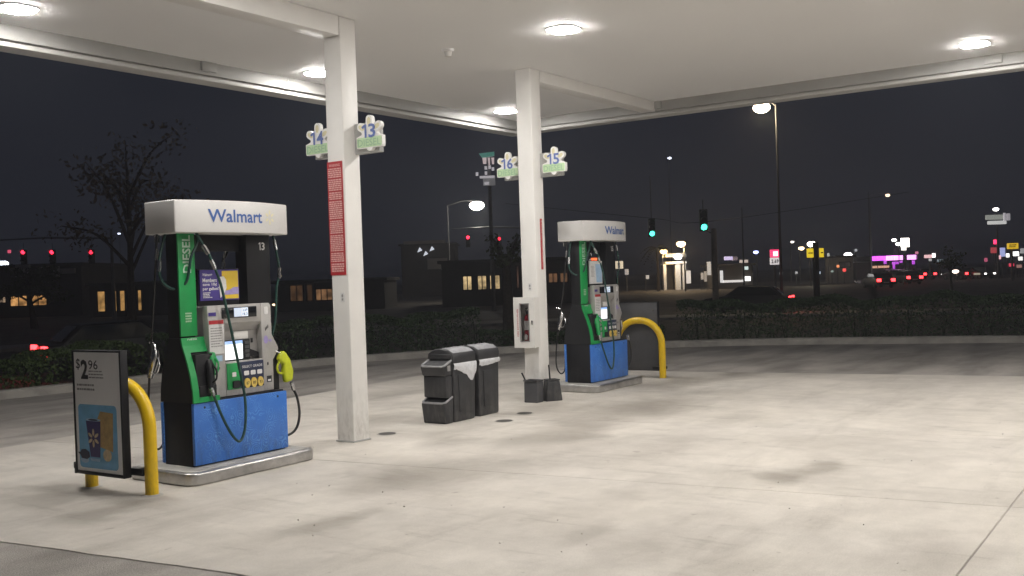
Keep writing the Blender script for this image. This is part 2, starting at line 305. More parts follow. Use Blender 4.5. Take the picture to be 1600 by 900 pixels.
# ------------------------------------------------------------------ helpers: meshes
class MB:
    def __init__(self): self.v = []; self.f = []
    def add(self, vs, fs):
        o = len(self.v); self.v += [tuple(p) for p in vs]; self.f += [tuple(i+o for i in q) for q in fs]; return self
    def box(self, x0, x1, y0, y1, z0, z1):
        return self.add([(x0,y0,z0),(x1,y0,z0),(x1,y1,z0),(x0,y1,z0),(x0,y0,z1),(x1,y0,z1),(x1,y1,z1),(x0,y1,z1)],
                        [(0,3,2,1),(4,5,6,7),(0,1,5,4),(1,2,6,5),(2,3,7,6),(3,0,4,7)])
    def frustum(self, b0, b1, z0, z1):         # rectangles (x0,x1,y0,y1) at two heights
        def q(b, z): return [(b[0],b[2],z),(b[1],b[2],z),(b[1],b[3],z),(b[0],b[3],z)]
        return self.add(q(b0,z0)+q(b1,z1), [(0,3,2,1),(4,5,6,7),(0,1,5,4),(1,2,6,5),(2,3,7,6),(3,0,4,7)])
    def prism(self, poly, axis, a, b):         # poly in the two other axes, counter-clockwise from +axis
        n = len(poly)
        def P(p, t):
            if axis == 'x': return (t, p[0], p[1])
            if axis == 'y': return (p[0], t, p[1])
            return (p[0], p[1], t)
        vs = [P(p, a) for p in poly] + [P(p, b) for p in poly]
        fs = [tuple(range(n-1, -1, -1)), tuple(range(n, 2*n))] + [(i, (i+1) % n, n+(i+1) % n, n+i) for i in range(n)]
        return self.add(vs, fs)
    def flat(self, poly, y):                   # flat print facing -Y, poly in (x,z)
        return self.add([(p[0], y, p[1]) for p in poly], [tuple(range(len(poly)))])
    def tube(self, pts, r, n=8, caps=True):
        pts = [Vector(p) for p in pts]; rr = r if isinstance(r, (list, tuple)) else [r]*len(pts)
        o = len(self.v); up = None
        for i, p in enumerate(pts):
            t = (pts[min(i+1, len(pts)-1)] - pts[max(i-1, 0)]).normalized()
            if up is None:
                up = Vector((0, 0, 1)) if abs(t.z) < 0.9 else Vector((1, 0, 0))
            u = (up - t*up.dot(t)).normalized(); w = t.cross(u); up = u
            for k in range(n):
                a = 2*PI*k/n; self.v.append(tuple(p + (u*math.cos(a) + w*math.sin(a))*rr[i]))
        for i in range(len(pts)-1):
            for k in range(n):
                a = o+i*n+k; b = o+i*n+(k+1) % n; self.f.append((a, b, b+n, a+n))
        if caps:
            self.f.append(tuple(o+k for k in range(n-1, -1, -1))); e = o+(len(pts)-1)*n
            self.f.append(tuple(e+k for k in range(n)))
        return self
    def lathe(self, prof, c=(0,0,0), n=16):    # prof (r,z) bottom to top
        return self.tube([(c[0], c[1], c[2]+z) for r, z in prof], [max(r, 1e-4) for r, z in prof], n) if False else self._lathe(prof, c, n)
    def _lathe(self, prof, c, n):
        o = len(self.v)
        for r, z in prof:
            for k in range(n):
                a = 2*PI*k/n; self.v.append((c[0]+r*math.cos(a), c[1]+r*math.sin(a), c[2]+z))
        for i in range(len(prof)-1):
            for k in range(n):
                a = o+i*n+k; b = o+i*n+(k+1) % n; self.f.append((a, b, b+n, a+n))
        self.f.append(tuple(o+k for k in range(n-1, -1, -1))); e = o+(len(prof)-1)*n
        self.f.append(tuple(e+k for k in range(n)))
        return self
    def mesh(self, name, m, bevel=0.0, seg=2, smooth=False, angle=35):
        me = bpy.data.meshes.new(name); me.from_pydata(self.v, [], self.f); me.update()
        if bevel > 0:
            bm = bmesh.new(); bm.from_mesh(me)
            es = [e for e in bm.edges if len(e.link_faces) == 2 and e.calc_face_angle(0) > math.radians(30)]
            bmesh.ops.bevel(bm, geom=es, offset=bevel, segments=seg, affect='EDGES', profile=0.5, clamp_overlap=True)
            bm.to_mesh(me); bm.free()
        if smooth or bevel > 0:
            me.polygons.foreach_set('use_smooth', [True]*len(me.polygons)); me.set_sharp_from_angle(angle=math.radians(angle))
        me.materials.append(m); return me
    def build(self, name, m, parent=None, **k):
        o = bpy.data.objects.new(name, self.mesh(name, m, **k)); COL.objects.link(o)
        if parent is not None: o.parent = parent
        return o

def tag(o, label=None, cat=None, group=None, kind=None):
    for k, v in (('label', label), ('category', cat), ('group', group), ('kind', kind)):
        if v: o[k] = v
    return o
def thing(name, label, cat, loc=(0,0,0), rotz=0.0, group=None):
    o = bpy.data.objects.new(name, None); o.empty_display_size = 0.2; COL.objects.link(o)
    o.location = loc; o.rotation_euler = (0, 0, rotz); return tag(o, label, cat, group)
def smooth_path(pts, k=6):
    P = [Vector(p) for p in pts]; out = []
    for i in range(len(P)-1):
        a, b, c, d = P[max(i-1,0)], P[i], P[i+1], P[min(i+2, len(P)-1)]
        for j in range(k):
            t = j/k; out.append(0.5*((2*b)+(c-a)*t+(2*a-5*b+4*c-d)*t*t+(3*b-a-3*c+d)*t**3))
    out.append(P[-1]); return out
def rrect(x0, x1, z0, z1, r, n=4):
    out = []
    for cx, cz, a0 in ((x1-r, z0+r, -PI/2), (x1-r, z1-r, 0), (x0+r, z1-r, PI/2), (x0+r, z0+r, PI)):
        for i in range(n+1):
            a = a0 + PI/2*i/n; out.append((cx+r*math.cos(a), cz+r*math.sin(a)))
    return out
def ellipse(cx, cz, rx, rz, n=20, rot=0.0):
    out = []
    for i in range(n):
        a = 2*PI*i/n; x, z = rx*math.cos(a), rz*math.sin(a)
        out.append((cx + x*math.cos(rot) - z*math.sin(rot), cz + x*math.sin(rot) + z*math.cos(rot)))
    return out
FONT_CACHE = {}
def text_mesh(body, bold=0.0):
    cu = bpy.data.curves.new('lettering', 'FONT'); cu.body = body; cu.size = 1.0; cu.offset = bold; cu.resolution_u = 2
    cu.align_x = 'LEFT'; cu.fill_mode = 'FRONT'
    ob = bpy.data.objects.new('lettering', cu); COL.objects.link(ob)
    bpy.context.view_layer.update()
    me = bpy.data.meshes.new_from_object(ob.evaluated_get(bpy.context.evaluated_depsgraph_get()))
    bpy.data.objects.remove(ob); bpy.data.curves.remove(cu); return me
def text(name, body, parent, m, x0, x1, z0, z1, y, bold=0.0, vertical=False):
    """flat print facing -Y fitted to the rectangle x0..x1, z0..z1 (reads upwards when vertical)"""
    me = text_mesh(body, bold)
    co = np.array([v.co[:] for v in me.vertices]); a, b = co.min(0), co.max(0)
    u = (co[:, 0]-a[0])/(b[0]-a[0]); w = (co[:, 1]-a[1])/(b[1]-a[1])
    for i, v in enumerate(me.vertices):
        if vertical: v.co = (x1 - w[i]*(x1-x0), y, z0 + u[i]*(z1-z0))
        else: v.co = (x0 + u[i]*(x1-x0), y, z0 + w[i]*(z1-z0))
    me.materials.clear(); me.materials.append(m); me.update()
    o = bpy.data.objects.new(name, me); COL.objects.link(o); o.parent = parent; return o
def print_lines(name, parent, m, x0, x1, z0, z1, y, rows, fill=0.62, ragged=0.25, seed=1, centre=False):
    """small print too small to read: rows of word-length bars"""
    r = random.Random(seed); b = MB(); h = (z1-z0)/rows
    for i in range(rows):
        zt = z1 - i*h; zb = zt - h*fill; w = (x1-x0)*(1 - ragged*r.random()); xs = x0 + ((x1-x0-w)/2 if centre else 0); x = xs
        while x < xs + w - 0.004:
            L = min((x1-x0)*(0.07+0.16*r.random()), xs+w-x); b.flat([(x, zb), (x+L, zb), (x+L, zt), (x, zt)], y); x += L + (x1-x0)*0.025
    return b.build(name, m, parent)
def petals(cx, cz, r0, r1, w, y, n=6, a0=PI/2):
    b = MB()
    for i in range(n):
        a = a0 + 2*PI*i/n; c = (r0+r1)/2
        b.flat(ellipse(cx + c*math.cos(a), cz + c*math.sin(a), (r1-r0)/2, w, 12, a), y)
    return b

def leaf_quads(pts, size, flatness=0.5):
    """one bent leaf (two triangles) per point, random orientation"""
    n = len(pts); pts = np.asarray(pts, float)
    d = RNG.normal(size=(n, 3)); d /= np.linalg.norm(d, axis=1)[:, None]
    e = np.cross(d, RNG.normal(size=(n, 3))); e /= np.linalg.norm(e, axis=1)[:, None]
    s = size*(0.6 + 0.8*RNG.random(n))[:, None]
    a = pts - d*s; b = pts + e*s*flatness; c = pts + d*s; f = pts - e*s*flatness
    v = np.stack([a, b, c, f], 1).reshape(-1, 3)
    q = np.arange(4*n).reshape(-1, 4)
    return v, q
def leaf_mesh(name, pts, size, m, flatness=0.5):
    v, q = leaf_quads(pts, size, flatness)
    me = bpy.data.meshes.new(name); me.vertices.add(len(v)); me.vertices.foreach_set('co', v.ravel())
    me.loops.add(q.size); me.loops.foreach_set('vertex_index', q.ravel().astype(np.int32))
    me.polygons.add(len(q)); me.polygons.foreach_set('loop_start', (np.arange(len(q))*4).astype(np.int32))
    me.polygons.foreach_set('loop_total', np.full(len(q), 4, np.int32)); me.update(calc_edges=True); me.validate()
    me.materials.append(m); return me

# ================================================================== THE SETTING
# ground sheet reaching the horizon
g = MB(); R_ = 1500
g.add([(-R_,-R_,-0.56),(R_,-R_,-0.56),(R_,R_,-0.56),(-R_,R_,-0.56)], [(0,1,2,3)])
tag(g.build('ground', M['soil']), kind='structure')
# kerb line round the forecourt (read from the photograph, carried on past the frame)
KERB = smooth_path([(-30,20.5,0),(-12,19.6,0),(0,18.6,0),(9.2,17.25,0),(12.3,16.95,0),(15.9,16.35,0),(17.5,15.62,0),(19.2,14.5,0),(21.0,12.5,0),
                    (22.26,10.4,0),(23.2,8.5,0),(23.95,5.9,0),(24.6,3.3,0),(25.4,-2,0),(26.2,-9,0),(27,-22,0)], 6)
def offset_line(line, d):
    out = []
    for i, p in enumerate(line):
        t = (line[min(i+1, len(line)-1)] - line[max(i-1, 0)]); t.z = 0; t.normalize(); out.append(p + Vector((-t.y, t.x, 0))*d)
    return out
# asphalt drive inside the kerb
drv = MB(); poly = [(-30,-22,-0.008)] + [(27,-22,-0.008)] + [(p.x, p.y, -0.008) for p in reversed(KERB[:-1])]; poly += []
drv.add(poly, [tuple(range(len(poly)))])
tag(drv.build('asphalt_drive', M['asphalt']), kind='structure')
# kerb
kb = MB(); inner = offset_line(KERB, 0.0); mid_ = offset_line(KERB, 0.035); outer = offset_line(KERB, 0.24); n = len(KERB)
for i in range(n): kb.v += [(inner[i].x, inner[i].y, -0.02), (inner[i].x, inner[i].y, 0.115), (mid_[i].x, mid_[i].y, 0.145), (outer[i].x, outer[i].y, 0.145), (outer[i].x, outer[i].y, -0.02)]
for i in range(n-1):
    for k in range(4): a = i*5+k; kb.f.append((a, a+1, a+6, a+5))
tag(kb.build('kerb', M['curb'], smooth=True), kind='structure')
# planted verge behind the kerb
vg = MB(); o1 = offset_line(KERB, 0.23); o2 = offset_line(KERB, 5.0)
for a in (o1, o2): vg.v += [(p.x, p.y, 0.10 if a is o1 else -0.53) for p in a]
vg.f += [(i, i+1, n+i+1, n+i) for i in range(n-1)]
tag(vg.build('verge', M['soil']), kind='structure')
# road beyond the verge, a lit far pavement edge and the lots behind
rd = MB(); r1 = offset_line(KERB, 4.7); r2 = offset_line(KERB, 24)
for a in (r1, r2): rd.v += [(p.x, p.y, ROAD_Z) for p in a]
rd.f += [(i, i+1, n+i+1, n+i) for i in range(n-1)]
tag(rd.build('road', M['road']), kind='structure')
lot = MB(); r1 = offset_line(KERB, 27); r2 = offset_line(KERB, 150)
for a in (r1, r2): lot.v += [(p.x, p.y, ROAD_Z) for p in a]
lot.f += [(i, i+1, n+i+1, n+i) for i in range(n-1)]
tag(lot.build('parking_lot', M['road']), kind='structure')
fk = MB(); r1 = offset_line(KERB, 24.0); r2 = offset_line(KERB, 27.0)
for i in range(n): fk.v += [(r1[i].x, r1[i].y, ROAD_Z-0.01), (r1[i].x, r1[i].y, ROAD_Z+0.12), (r2[i].x, r2[i].y, ROAD_Z+0.12)]
for i in range(n-1):
    for k in range(2): a = i*3+k; fk.f.append((a, a+1, a+4, a+3))
tag(fk.build('pavement', M['curb']), kind='structure')

# forecourt: cast slabs with open joints
pad = thing('forecourt', None, None); tag(pad, kind='structure')
SKEW = -0.118
def sx(x5, y): return x5 + SKEW*(y-5.0)
XS = [4.27, 7.76, 11.10, 14.15, 17.18]; YS = [-9.0, 1.245, 12.25]
r = random.Random(3)
for i in range(len(XS)-1):
    for j in range(len(YS)-1):
        gap = 0.005; x0, x1, y0, y1 = XS[i]+gap, XS[i+1]-gap, YS[j]+gap, YS[j+1]-gap
        far_y = lambda x: y1 if j == 0 else 11.75 + (x-6)*0.065
        N = 40 if i == 0 else 2
        left = []
        for k in range(N+1):
            y = y0 + (far_y(x0)-y0)*k/N; left.append((sx(x0, y) + (r.uniform(-0.012, 0.012) if i == 0 else 0), y))
        rt = [(sx(x1, y0), y0), (sx(x1, far_y(x1)), far_y(x1))]
        top = rt + left[::-1]
        MB().prism(top, 'z', -0.10, 0.0).build('concrete_slab', M['concrete'], pad, bevel=0.004, seg=1)

# ================================================================== THE CANOPY
ZS = 4.83; CX0, CX1, CY0, CY1 = 4.29, 16.72, -11.0, 11.36
can = thing('station_canopy', 'broad white filling station canopy on square white columns, lit from beneath', 'canopy', (0,0,0))
MB().box(CX0+0.36, CX1-0.36, CY0+0.36, CY1-0.36, ZS, ZS+0.06).build('soffit', M['soffit'], can)
gt = MB()
def ring(b, d0, d1, z0, z1):
    x0, x1, y0, y1 = CX0+d0, CX1-d0, CY0+d0, CY1-d0; u0, u1, w0, w1 = CX0+d1, CX1-d1, CY0+d1, CY1-d1
    b.box(x0, x1, w1, y1, z0, z1); b.box(x0, x1, y0, w0, z0, z1); b.box(x0, u0, w0, w1, z0, z1); b.box(u1, x1, w0, w1, z0, z1)
b = MB(); ring(b, 0.30, 0.36, 4.66, 4.95); b.build('gutter', M['gutter'], can, bevel=0.006, seg=2)
b = MB(); ring(b, 0.0, 0.298, 4.595, 4.66); b.build('lower_trim', M['fascia'], can, bevel=0.012, seg=3)
b = MB(); ring(b, 0.03, 0.10, 4.662, 5.60); b.build('fascia', M['fascia'], can)
MB().box(CX0+0.11, CX1-0.11, CY0+0.11, CY1-0.11, 5.3, 5.36).build('roof_deck', M['roof'], can)
b = MB(); b.box(4.66, 8.405, 8.02, 8.28, 4.605, ZS-0.003); b.build('beam', M['column'], can, bevel=0.006)
b = MB(); b.box(12.595, 16.35, 8.02, 8.28, 4.655, ZS-0.003); b.build('beam', M['column'], can, bevel=0.006)
for x in (8.42, 12.32):
    b = MB(); b.box(x, x+0.26, 8.02, 8.28, 0.0, ZS-0.004); b.build('column', M['column'], can, bevel=0.012, seg=3)
    b = MB(); b.box(x-0.012, x+0.272, 8.008, 8.292, 0.0, 0.018); b.build('column_base', M['bracket'], can, bevel=0.004)
for (x0, x1, y0, y1) in ((8.88, 9.12, 10.96, 11.0), (16.32, 16.36, 2.42, 2.66), (16.32, 16.36, 7.9, 8.03)):
    MB().box(x0, x1, y0, y1, 4.70, ZS-0.004).build('joint_cover', M['gutter'], can, bevel=0.004)
MB().box(10.42, 10.46, 10.99, 11.0, 4.66, 4.82).build('joint_cover', M['gutter'], can)
# other column row of the same canopy, beyond the right of the picture
for x in (8.42, 12.32):
    b = MB(); b.box(x, x+0.26, -6.2, -5.94, 0.0, ZS-0.004); b.build('column', M['column'], can, bevel=0.012, seg=3)

LAMPS = [((5.96, 10.30), 'lit canopy lamp nearest the top left corner of the photo'),
         ((10.50, 10.43), 'lit canopy lamp partly hidden behind the column with the red notice'),
         ((15.22, 10.45), 'lit canopy lamp beside the column holding the extinguisher cabinet'),
         ((10.69, 6.45), 'lit canopy lamp between the two columns, nearest the smoke detector'),
         ((15.32, 2.61), 'lit canopy lamp at the far right, near the fascia edge'),
         ((5.96, 6.45), 'lit canopy lamp on the road side, second back from the fascia'),
         ((5.96, 2.61), 'lit canopy lamp on the road side, third back from the fascia'),
         ((10.69, 2.50), 'lit canopy lamp over the middle of the empty pump lane'),
         ((15.30, -1.6), 'lit canopy lamp past the right edge of the frame'),
         ((10.69, -1.6), 'lit canopy lamp over the next pump row, middle line'),
         ((5.96, -1.6), 'lit canopy lamp over the next pump row, road side'),
         ((10.69, -6.0), 'lit canopy lamp at the unseen back of the canopy'),
         ((15.30, -6.0), 'lit canopy lamp at the unseen back of the canopy, far side'),
         ((5.96, -6.0), 'lit canopy lamp at the unseen back of the canopy, road side'),
         ((10.69, -9.6), 'lit canopy lamp last in the unseen middle line')]
def make_lamp():
    t = thing('canopy_lamp', LAMPS[0][1], 'ceiling lamp', (0,0,ZS), 0, 'lit lamps under the canopy')
    MB().prism(rrect(-0.195, 0.195, -0.195, 0.195, 0.11), 'z', -0.014, -0.002).build('housing', M['lamp_housing'], t, bevel=0.004)
    MB().prism(rrect(-0.172, 0.172, -0.172, 0.172, 0.10), 'z', -0.025, -0.0145).build('lens', M['lamp_lens'], t, bevel=0.004, seg=3, smooth=True)
    return t
lamp0 = make_lamp()
def copy_tree(o, parent=None):
    c = o.copy(); COL.objects.link(c); c.parent = parent
    for ch in list(o.children): copy_tree(ch, c)
    return c
for i, ((x, y), lb) in enumerate(LAMPS):
    o = lamp0 if i == 0 else copy_tree(lamp0)
    o.location = (x, y, ZS); o['label'] = lb
t = thing('smoke_detector', 'small white domed detector on the canopy ceiling', 'detector', (10.60, 8.17, ZS))
b = MB(); b._lathe([(0.075, -0.03), (0.085, -0.002)], (0,0,0), 20); b.build('base_plate', M['soffit'], t, smooth=True)
b = MB(); b._lathe([(0.02, -0.10), (0.042, -0.092), (0.05, -0.06), (0.055, -0.031)], (0,0,0), 20); b.build('dome', M['white_plastic'], t, smooth=True)

# ================================================================== NUMBER SIGNS ON THE COLUMNS
def inside_flower(x, z):
    if abs(x) < 0.195 and -0.165 < z < -0.03: return True
    if x*x + z*z < 0.115**2: return True
    for i in range(6):
        a = PI/2 + i*PI/3; ux, uz = math.cos(a), math.sin(a); s = max(0.0, min(0.155, x*ux + z*uz)); dx, dz = x-ux*s, z-uz*s
        if dx*dx + dz*dz < 0.048**2: return True
    return False
def flower_outline():
    out = []
    for k in range(96):
        a = 2*PI*k/96; rr = 0.30
        while rr > 0.05 and not inside_flower(rr*math.cos(a), rr*math.sin(a)): rr -= 0.003
        out.append((rr*math.cos(a), rr*math.sin(a)))
    return out
FLOWER = flower_outline()
def number_sign(num, loc, side, label):
    t = thing('number_sign', label, 'sign', loc, -PI/2, 'flower shaped pump number signs')
    MB().prism(FLOWER, 'y', 0.0, 0.05).build('sign_plate', M['sign_white'], t)
    inner = petals(0, 0.0, 0.085, 0.178, 0.026, -0.003, 6)
    for i in (0, 1, 5):
        keep = MB(); keep.add([inner.v[i*12+k] for k in range(12)], [tuple(range(12))]); keep.build('petal', M['pale_yellow'], t)
    MB().flat(rrect(-0.185, 0.185, -0.157, -0.045, 0.02), -0.003).build('lower_band', M['sign_green'], t)
    text('grade_name', 'DIESEL', t, M['sign_letter'], -0.172, 0.172, -0.145, -0.065, -0.006, 0.01)
    b = MB(); b.flat([(-0.062,-0.052),(-0.034,-0.052),(-0.034,0.100),(-0.058,0.100),(-0.108,0.074),(-0.097,0.050),(-0.062,0.066)], -0.009); b.build('numeral', M['sign_blue'], t)
    text('numeral', num[1], t, M['sign_blue'], -0.005, 0.100, -0.055, 0.102, -0.009, 0.02)
    b = MB(); b.box(-0.20*(side < 0) - 0.02, 0.20*(side > 0) + 0.02, 0.052, 0.13, -0.235, 0.16)
    b.v = [(x*1.0, y, z) for x, y, z in b.v]
    # arm back to the column
    x0, x1 = (-0.27, 0.10) if side > 0 else (-0.10, 0.27)
    b = MB(); b.box(x0, x1, 0.052, 0.125, -0.215, 0.13); b.build('mounting_box', M['bracket'], t, bevel=0.006)
    return t
number_sign('13', (8.55, 7.745, 3.49), 1, 'flower shaped sign numbered 13, on the right of the nearer column')
number_sign('14', (8.55, 8.555, 3.49), -1, 'flower shaped sign numbered 14, on the left of the nearer column')
number_sign('15', (12.45, 7.745, 3.47), 1, 'flower shaped sign numbered 15, on the right of the farther column')
number_sign('16', (12.45, 8.555, 3.47), -1, 'flower shaped sign numbered 16, on the left of the farther column')

# red warning notices and stickers
def warning_notice(loc, rotz, w, h, label, rows, seed):
    t = thing('warning_notice', label, 'notice', loc, rotz)
    MB().box(-w/2, w/2, -0.006, 0.0, -h/2, h/2).build('backing', M['red_print'], t)
    text('heading', 'WARNING', t, M['pink_print'], -w*0.36, w*0.36, h/2-0.058, h/2-0.026, -0.009, 0.02)
    r_ = random.Random(seed); z = h/2-0.075
    while z > -h/2+0.05:
        blk = min(r_.uniform(0.08, 0.22), z+h/2-0.03); rows_ = max(2, int(blk/0.021)); s = r_.choice((0.04, 0.1, 0.24))
        print_lines('small_print', t, M['pink_print'], -w/2+0.014, w/2-0.014, z-blk, z, -0.009, rows_, 0.7, s, r_.randint(0, 999), True); z -= blk+0.012
    return t
warning_notice((8.418, 8.165, 2.55), -PI/2, 0.235, 1.29, 'tall red warning notice full of pale small print on the nearer column', 40, 4)
warning_notice((12.475, 8.018, 2.28), 0, 0.045, 0.74, 'thin strip of red notice on the edge of the farther column', 30, 9)
def sticker(loc, rotz, label):
    t = thing('sticker', label, 'sticker', loc, rotz)
    MB().box(-0.03, 0.03, -0.004, 0.0, -0.055, 0.055).build('paper', M['white_print'], t)
    b = MB(); b.flat(ellipse(0.0, 0.018, 0.014, 0.02, 12), -0.006); b.flat([(-0.012,-0.035),(0.014,-0.035),(0.014,-0.01),(-0.012,-0.01)], -0.006); b.build('symbol', M['grey_print'], t)
sticker((8.418, 8.115, 1.65), -PI/2, 'little white sticker with a grey mark, below the red notice')
sticker((12.318, 8.14, 1.66), -PI/2, 'little white sticker just above the extinguisher cabinet')

# ================================================================== FIRE EXTINGUISHER CABINET
t = thing('extinguisher_cabinet', 'white metal fire extinguisher cabinet with a narrow window on the farther column', 'cabinet', (12.318, 8.165, 1.15), -PI/2)
W, H, D = 0.172, 0.36, 0.13
b = MB(); b.box(-W, W, -0.012, 0, -H, H); b.box(-W, -W+0.012, -D, -0.0121, -H, H); b.box(W-0.012, W, -D, -0.0121, -H, H)
b.box(-W+0.0121, W-0.0121, -D, -0.0121, -H, -H+0.012); b.box(-W+0.0121, W-0.0121, -D, -0.0121, H-0.012, H); b.build('case', M['cabinet'], t)
WX0, WX1, WZ0, WZ1 = -0.060, 0.082, -0.265, 0.265
b = MB(); b.box(-W-0.006, WX0, -D-0.022, -D-0.002, -H-0.006, H+0.006); b.box(WX1, W+0.006, -D-0.022, -D-0.002, -H-0.006, H+0.006)
b.box(WX0, WX1, -D-0.022, -D-0.002, -H-0.006, WZ0); b.box(WX0, WX1, -D-0.022, -D-0.002, WZ1, H+0.006); d_ = b.build('door', M['cabinet'], t)
b = MB(); b.box(WX0-0.014, WX0, -D-0.028, -D-0.0225, WZ0-0.014, WZ1+0.014); b.box(WX1, WX1+0.014, -D-0.028, -D-0.0225, WZ0-0.014, WZ1+0.014)
b.box(WX0, WX1, -D-0.028, -D-0.0225, WZ0-0.014, WZ0); b.box(WX0, WX1, -D-0.028, -D-0.0225, WZ1, WZ1+0.014); b.build('window_trim', M['grey_print'], d_)
MB().box(WX0+0.001, WX1-0.001, -D-0.014, -D-0.010, WZ0+0.001, WZ1-0.001).build('pane', M['glass'], d_)
text('lettering', 'FIRE EXTINGUISHER', d_, M['red_print'], WX0-0.06, WX0-0.035, -0.2, 0.2, -D-0.0235, 0.01, True)
MB().box(W-0.04, W-0.015, -D-0.034, -D-0.0225, -0.03, 0.03).build('latch', M['steel'], d_, bevel=0.003)
t = thing('fire_extinguisher', 'red fire extinguisher with a white label standing inside the white cabinet', 'extinguisher', (12.318-0.073, 8.153, 0.80), -PI/2)
b = MB(); b._lathe([(0.046, 0.0), (0.052, 0.01), (0.052, 0.38), (0.045, 0.43), (0.03, 0.455), (0.022, 0.47)], (0,0,0), 20); b.build('cylinder', M['extinguisher'], t, smooth=True)
b = MB(); b._lathe([(0.0528, 0.24), (0.0528, 0.375)], (0,0,0), 20); b.build('paper_label', M['white_print'], t, smooth=True)
b = MB(); b._lathe([(0.024, 0.47), (0.024, 0.51)], (0,0,0), 12); b.box(-0.012, 0.012, -0.045, 0.03, 0.512, 0.524); b.box(-0.012, 0.012, -0.042, 0.02, 0.548, 0.56); b.build('valve', M['black_plastic'], t)
b = MB(); b.tube(smooth_path([(0.02,-0.02,0.49),(0.05,-0.02,0.47),(0.066,-0.01,0.40),(0.066,0.0,0.2)]), 0.011, 8); b.build('hose', M['black_hose'], t, smooth=True)
b = MB(); b.flat([(-0.02,0.10),(0.02,0.10),(0.03,0.16),(-0.005,0.19),(-0.03,0.15)], -0.0535); b.build('emblem', M['white_print'], t)

# ================================================================== FUEL DISPENSERS
def island(x0, x1, y0, y1, label):
    t = thing('pump_island', label, 'kerb island', ((x0+x1)/2, (y0+y1)/2, 0), 0, 'pump islands')
    a, c = (x1-x0)/2, (y1-y0)/2
    MB().prism(rrect(-a, a, -c, c, 0.13, 6), 'z', 0.001, 0.118).build('steel_edging', M['island_steel'], t, bevel=0.022, seg=4)
    MB().prism(rrect(-a+0.045, a-0.045, -c+0.045, c-0.045, 0.10, 6), 'z', 0.10, 0.1215).build('concrete_top', M['island_top'], t)
    return t
island(5.91, 7.50, 7.66, 8.64, 'steel edged concrete island under the nearer fuel pump')
island(13.42, 15.00, 7.70, 8.62, 'steel edged concrete island under the farther fuel pump')

def nozzle(parent, p, tilt, m, spout=True, name='nozzle', flip=1):
    """hand nozzle: grip, guard and spout; p is the swivel end, pointing up"""
    o = bpy.data.objects.new(name, None); COL.objects.link(o); o.parent = parent; o.location = p; o.rotation_euler = tilt
    bpy.data.objects.remove(o)
    b = MB(); R3 = Matrix.LocRotScale(Vector(p), Matrix.Rotation(tilt[2], 3, 'Z') @ Matrix.Rotation(tilt[1], 3, 'Y') @ Matrix.Rotation(tilt[0], 3, 'X'), None)
    def T(q): return R3 @ Vector(q)
    path = [(0,0,0),(0,0,0.06),(0,-0.002,0.14),(0,0.0,0.21),(0,0.012,0.27)]
    b.tube([T(q) for q in path], [0.026,0.036,0.040,0.046,0.034], 10)
    b2 = MB(); b2.tube([T(q) for q in smooth_path([(0,-0.03,0.05),(0,-0.085,0.07),(0,-0.095,0.15),(0,-0.05,0.21)], 4)], 0.010, 6)
    body = b.build(name, m, parent, smooth=True, angle=60)
    b2.build('trigger_guard', m, body, smooth=True)
    if spout:
        b3 = MB(); b3.tube([T(q) for q in smooth_path([(0,0.012,0.265),(0,0.05,0.32),(0,0.12,0.33)], 4)], 0.013, 8); b3.build('spout', M['steel'], body, smooth=True)
    return body

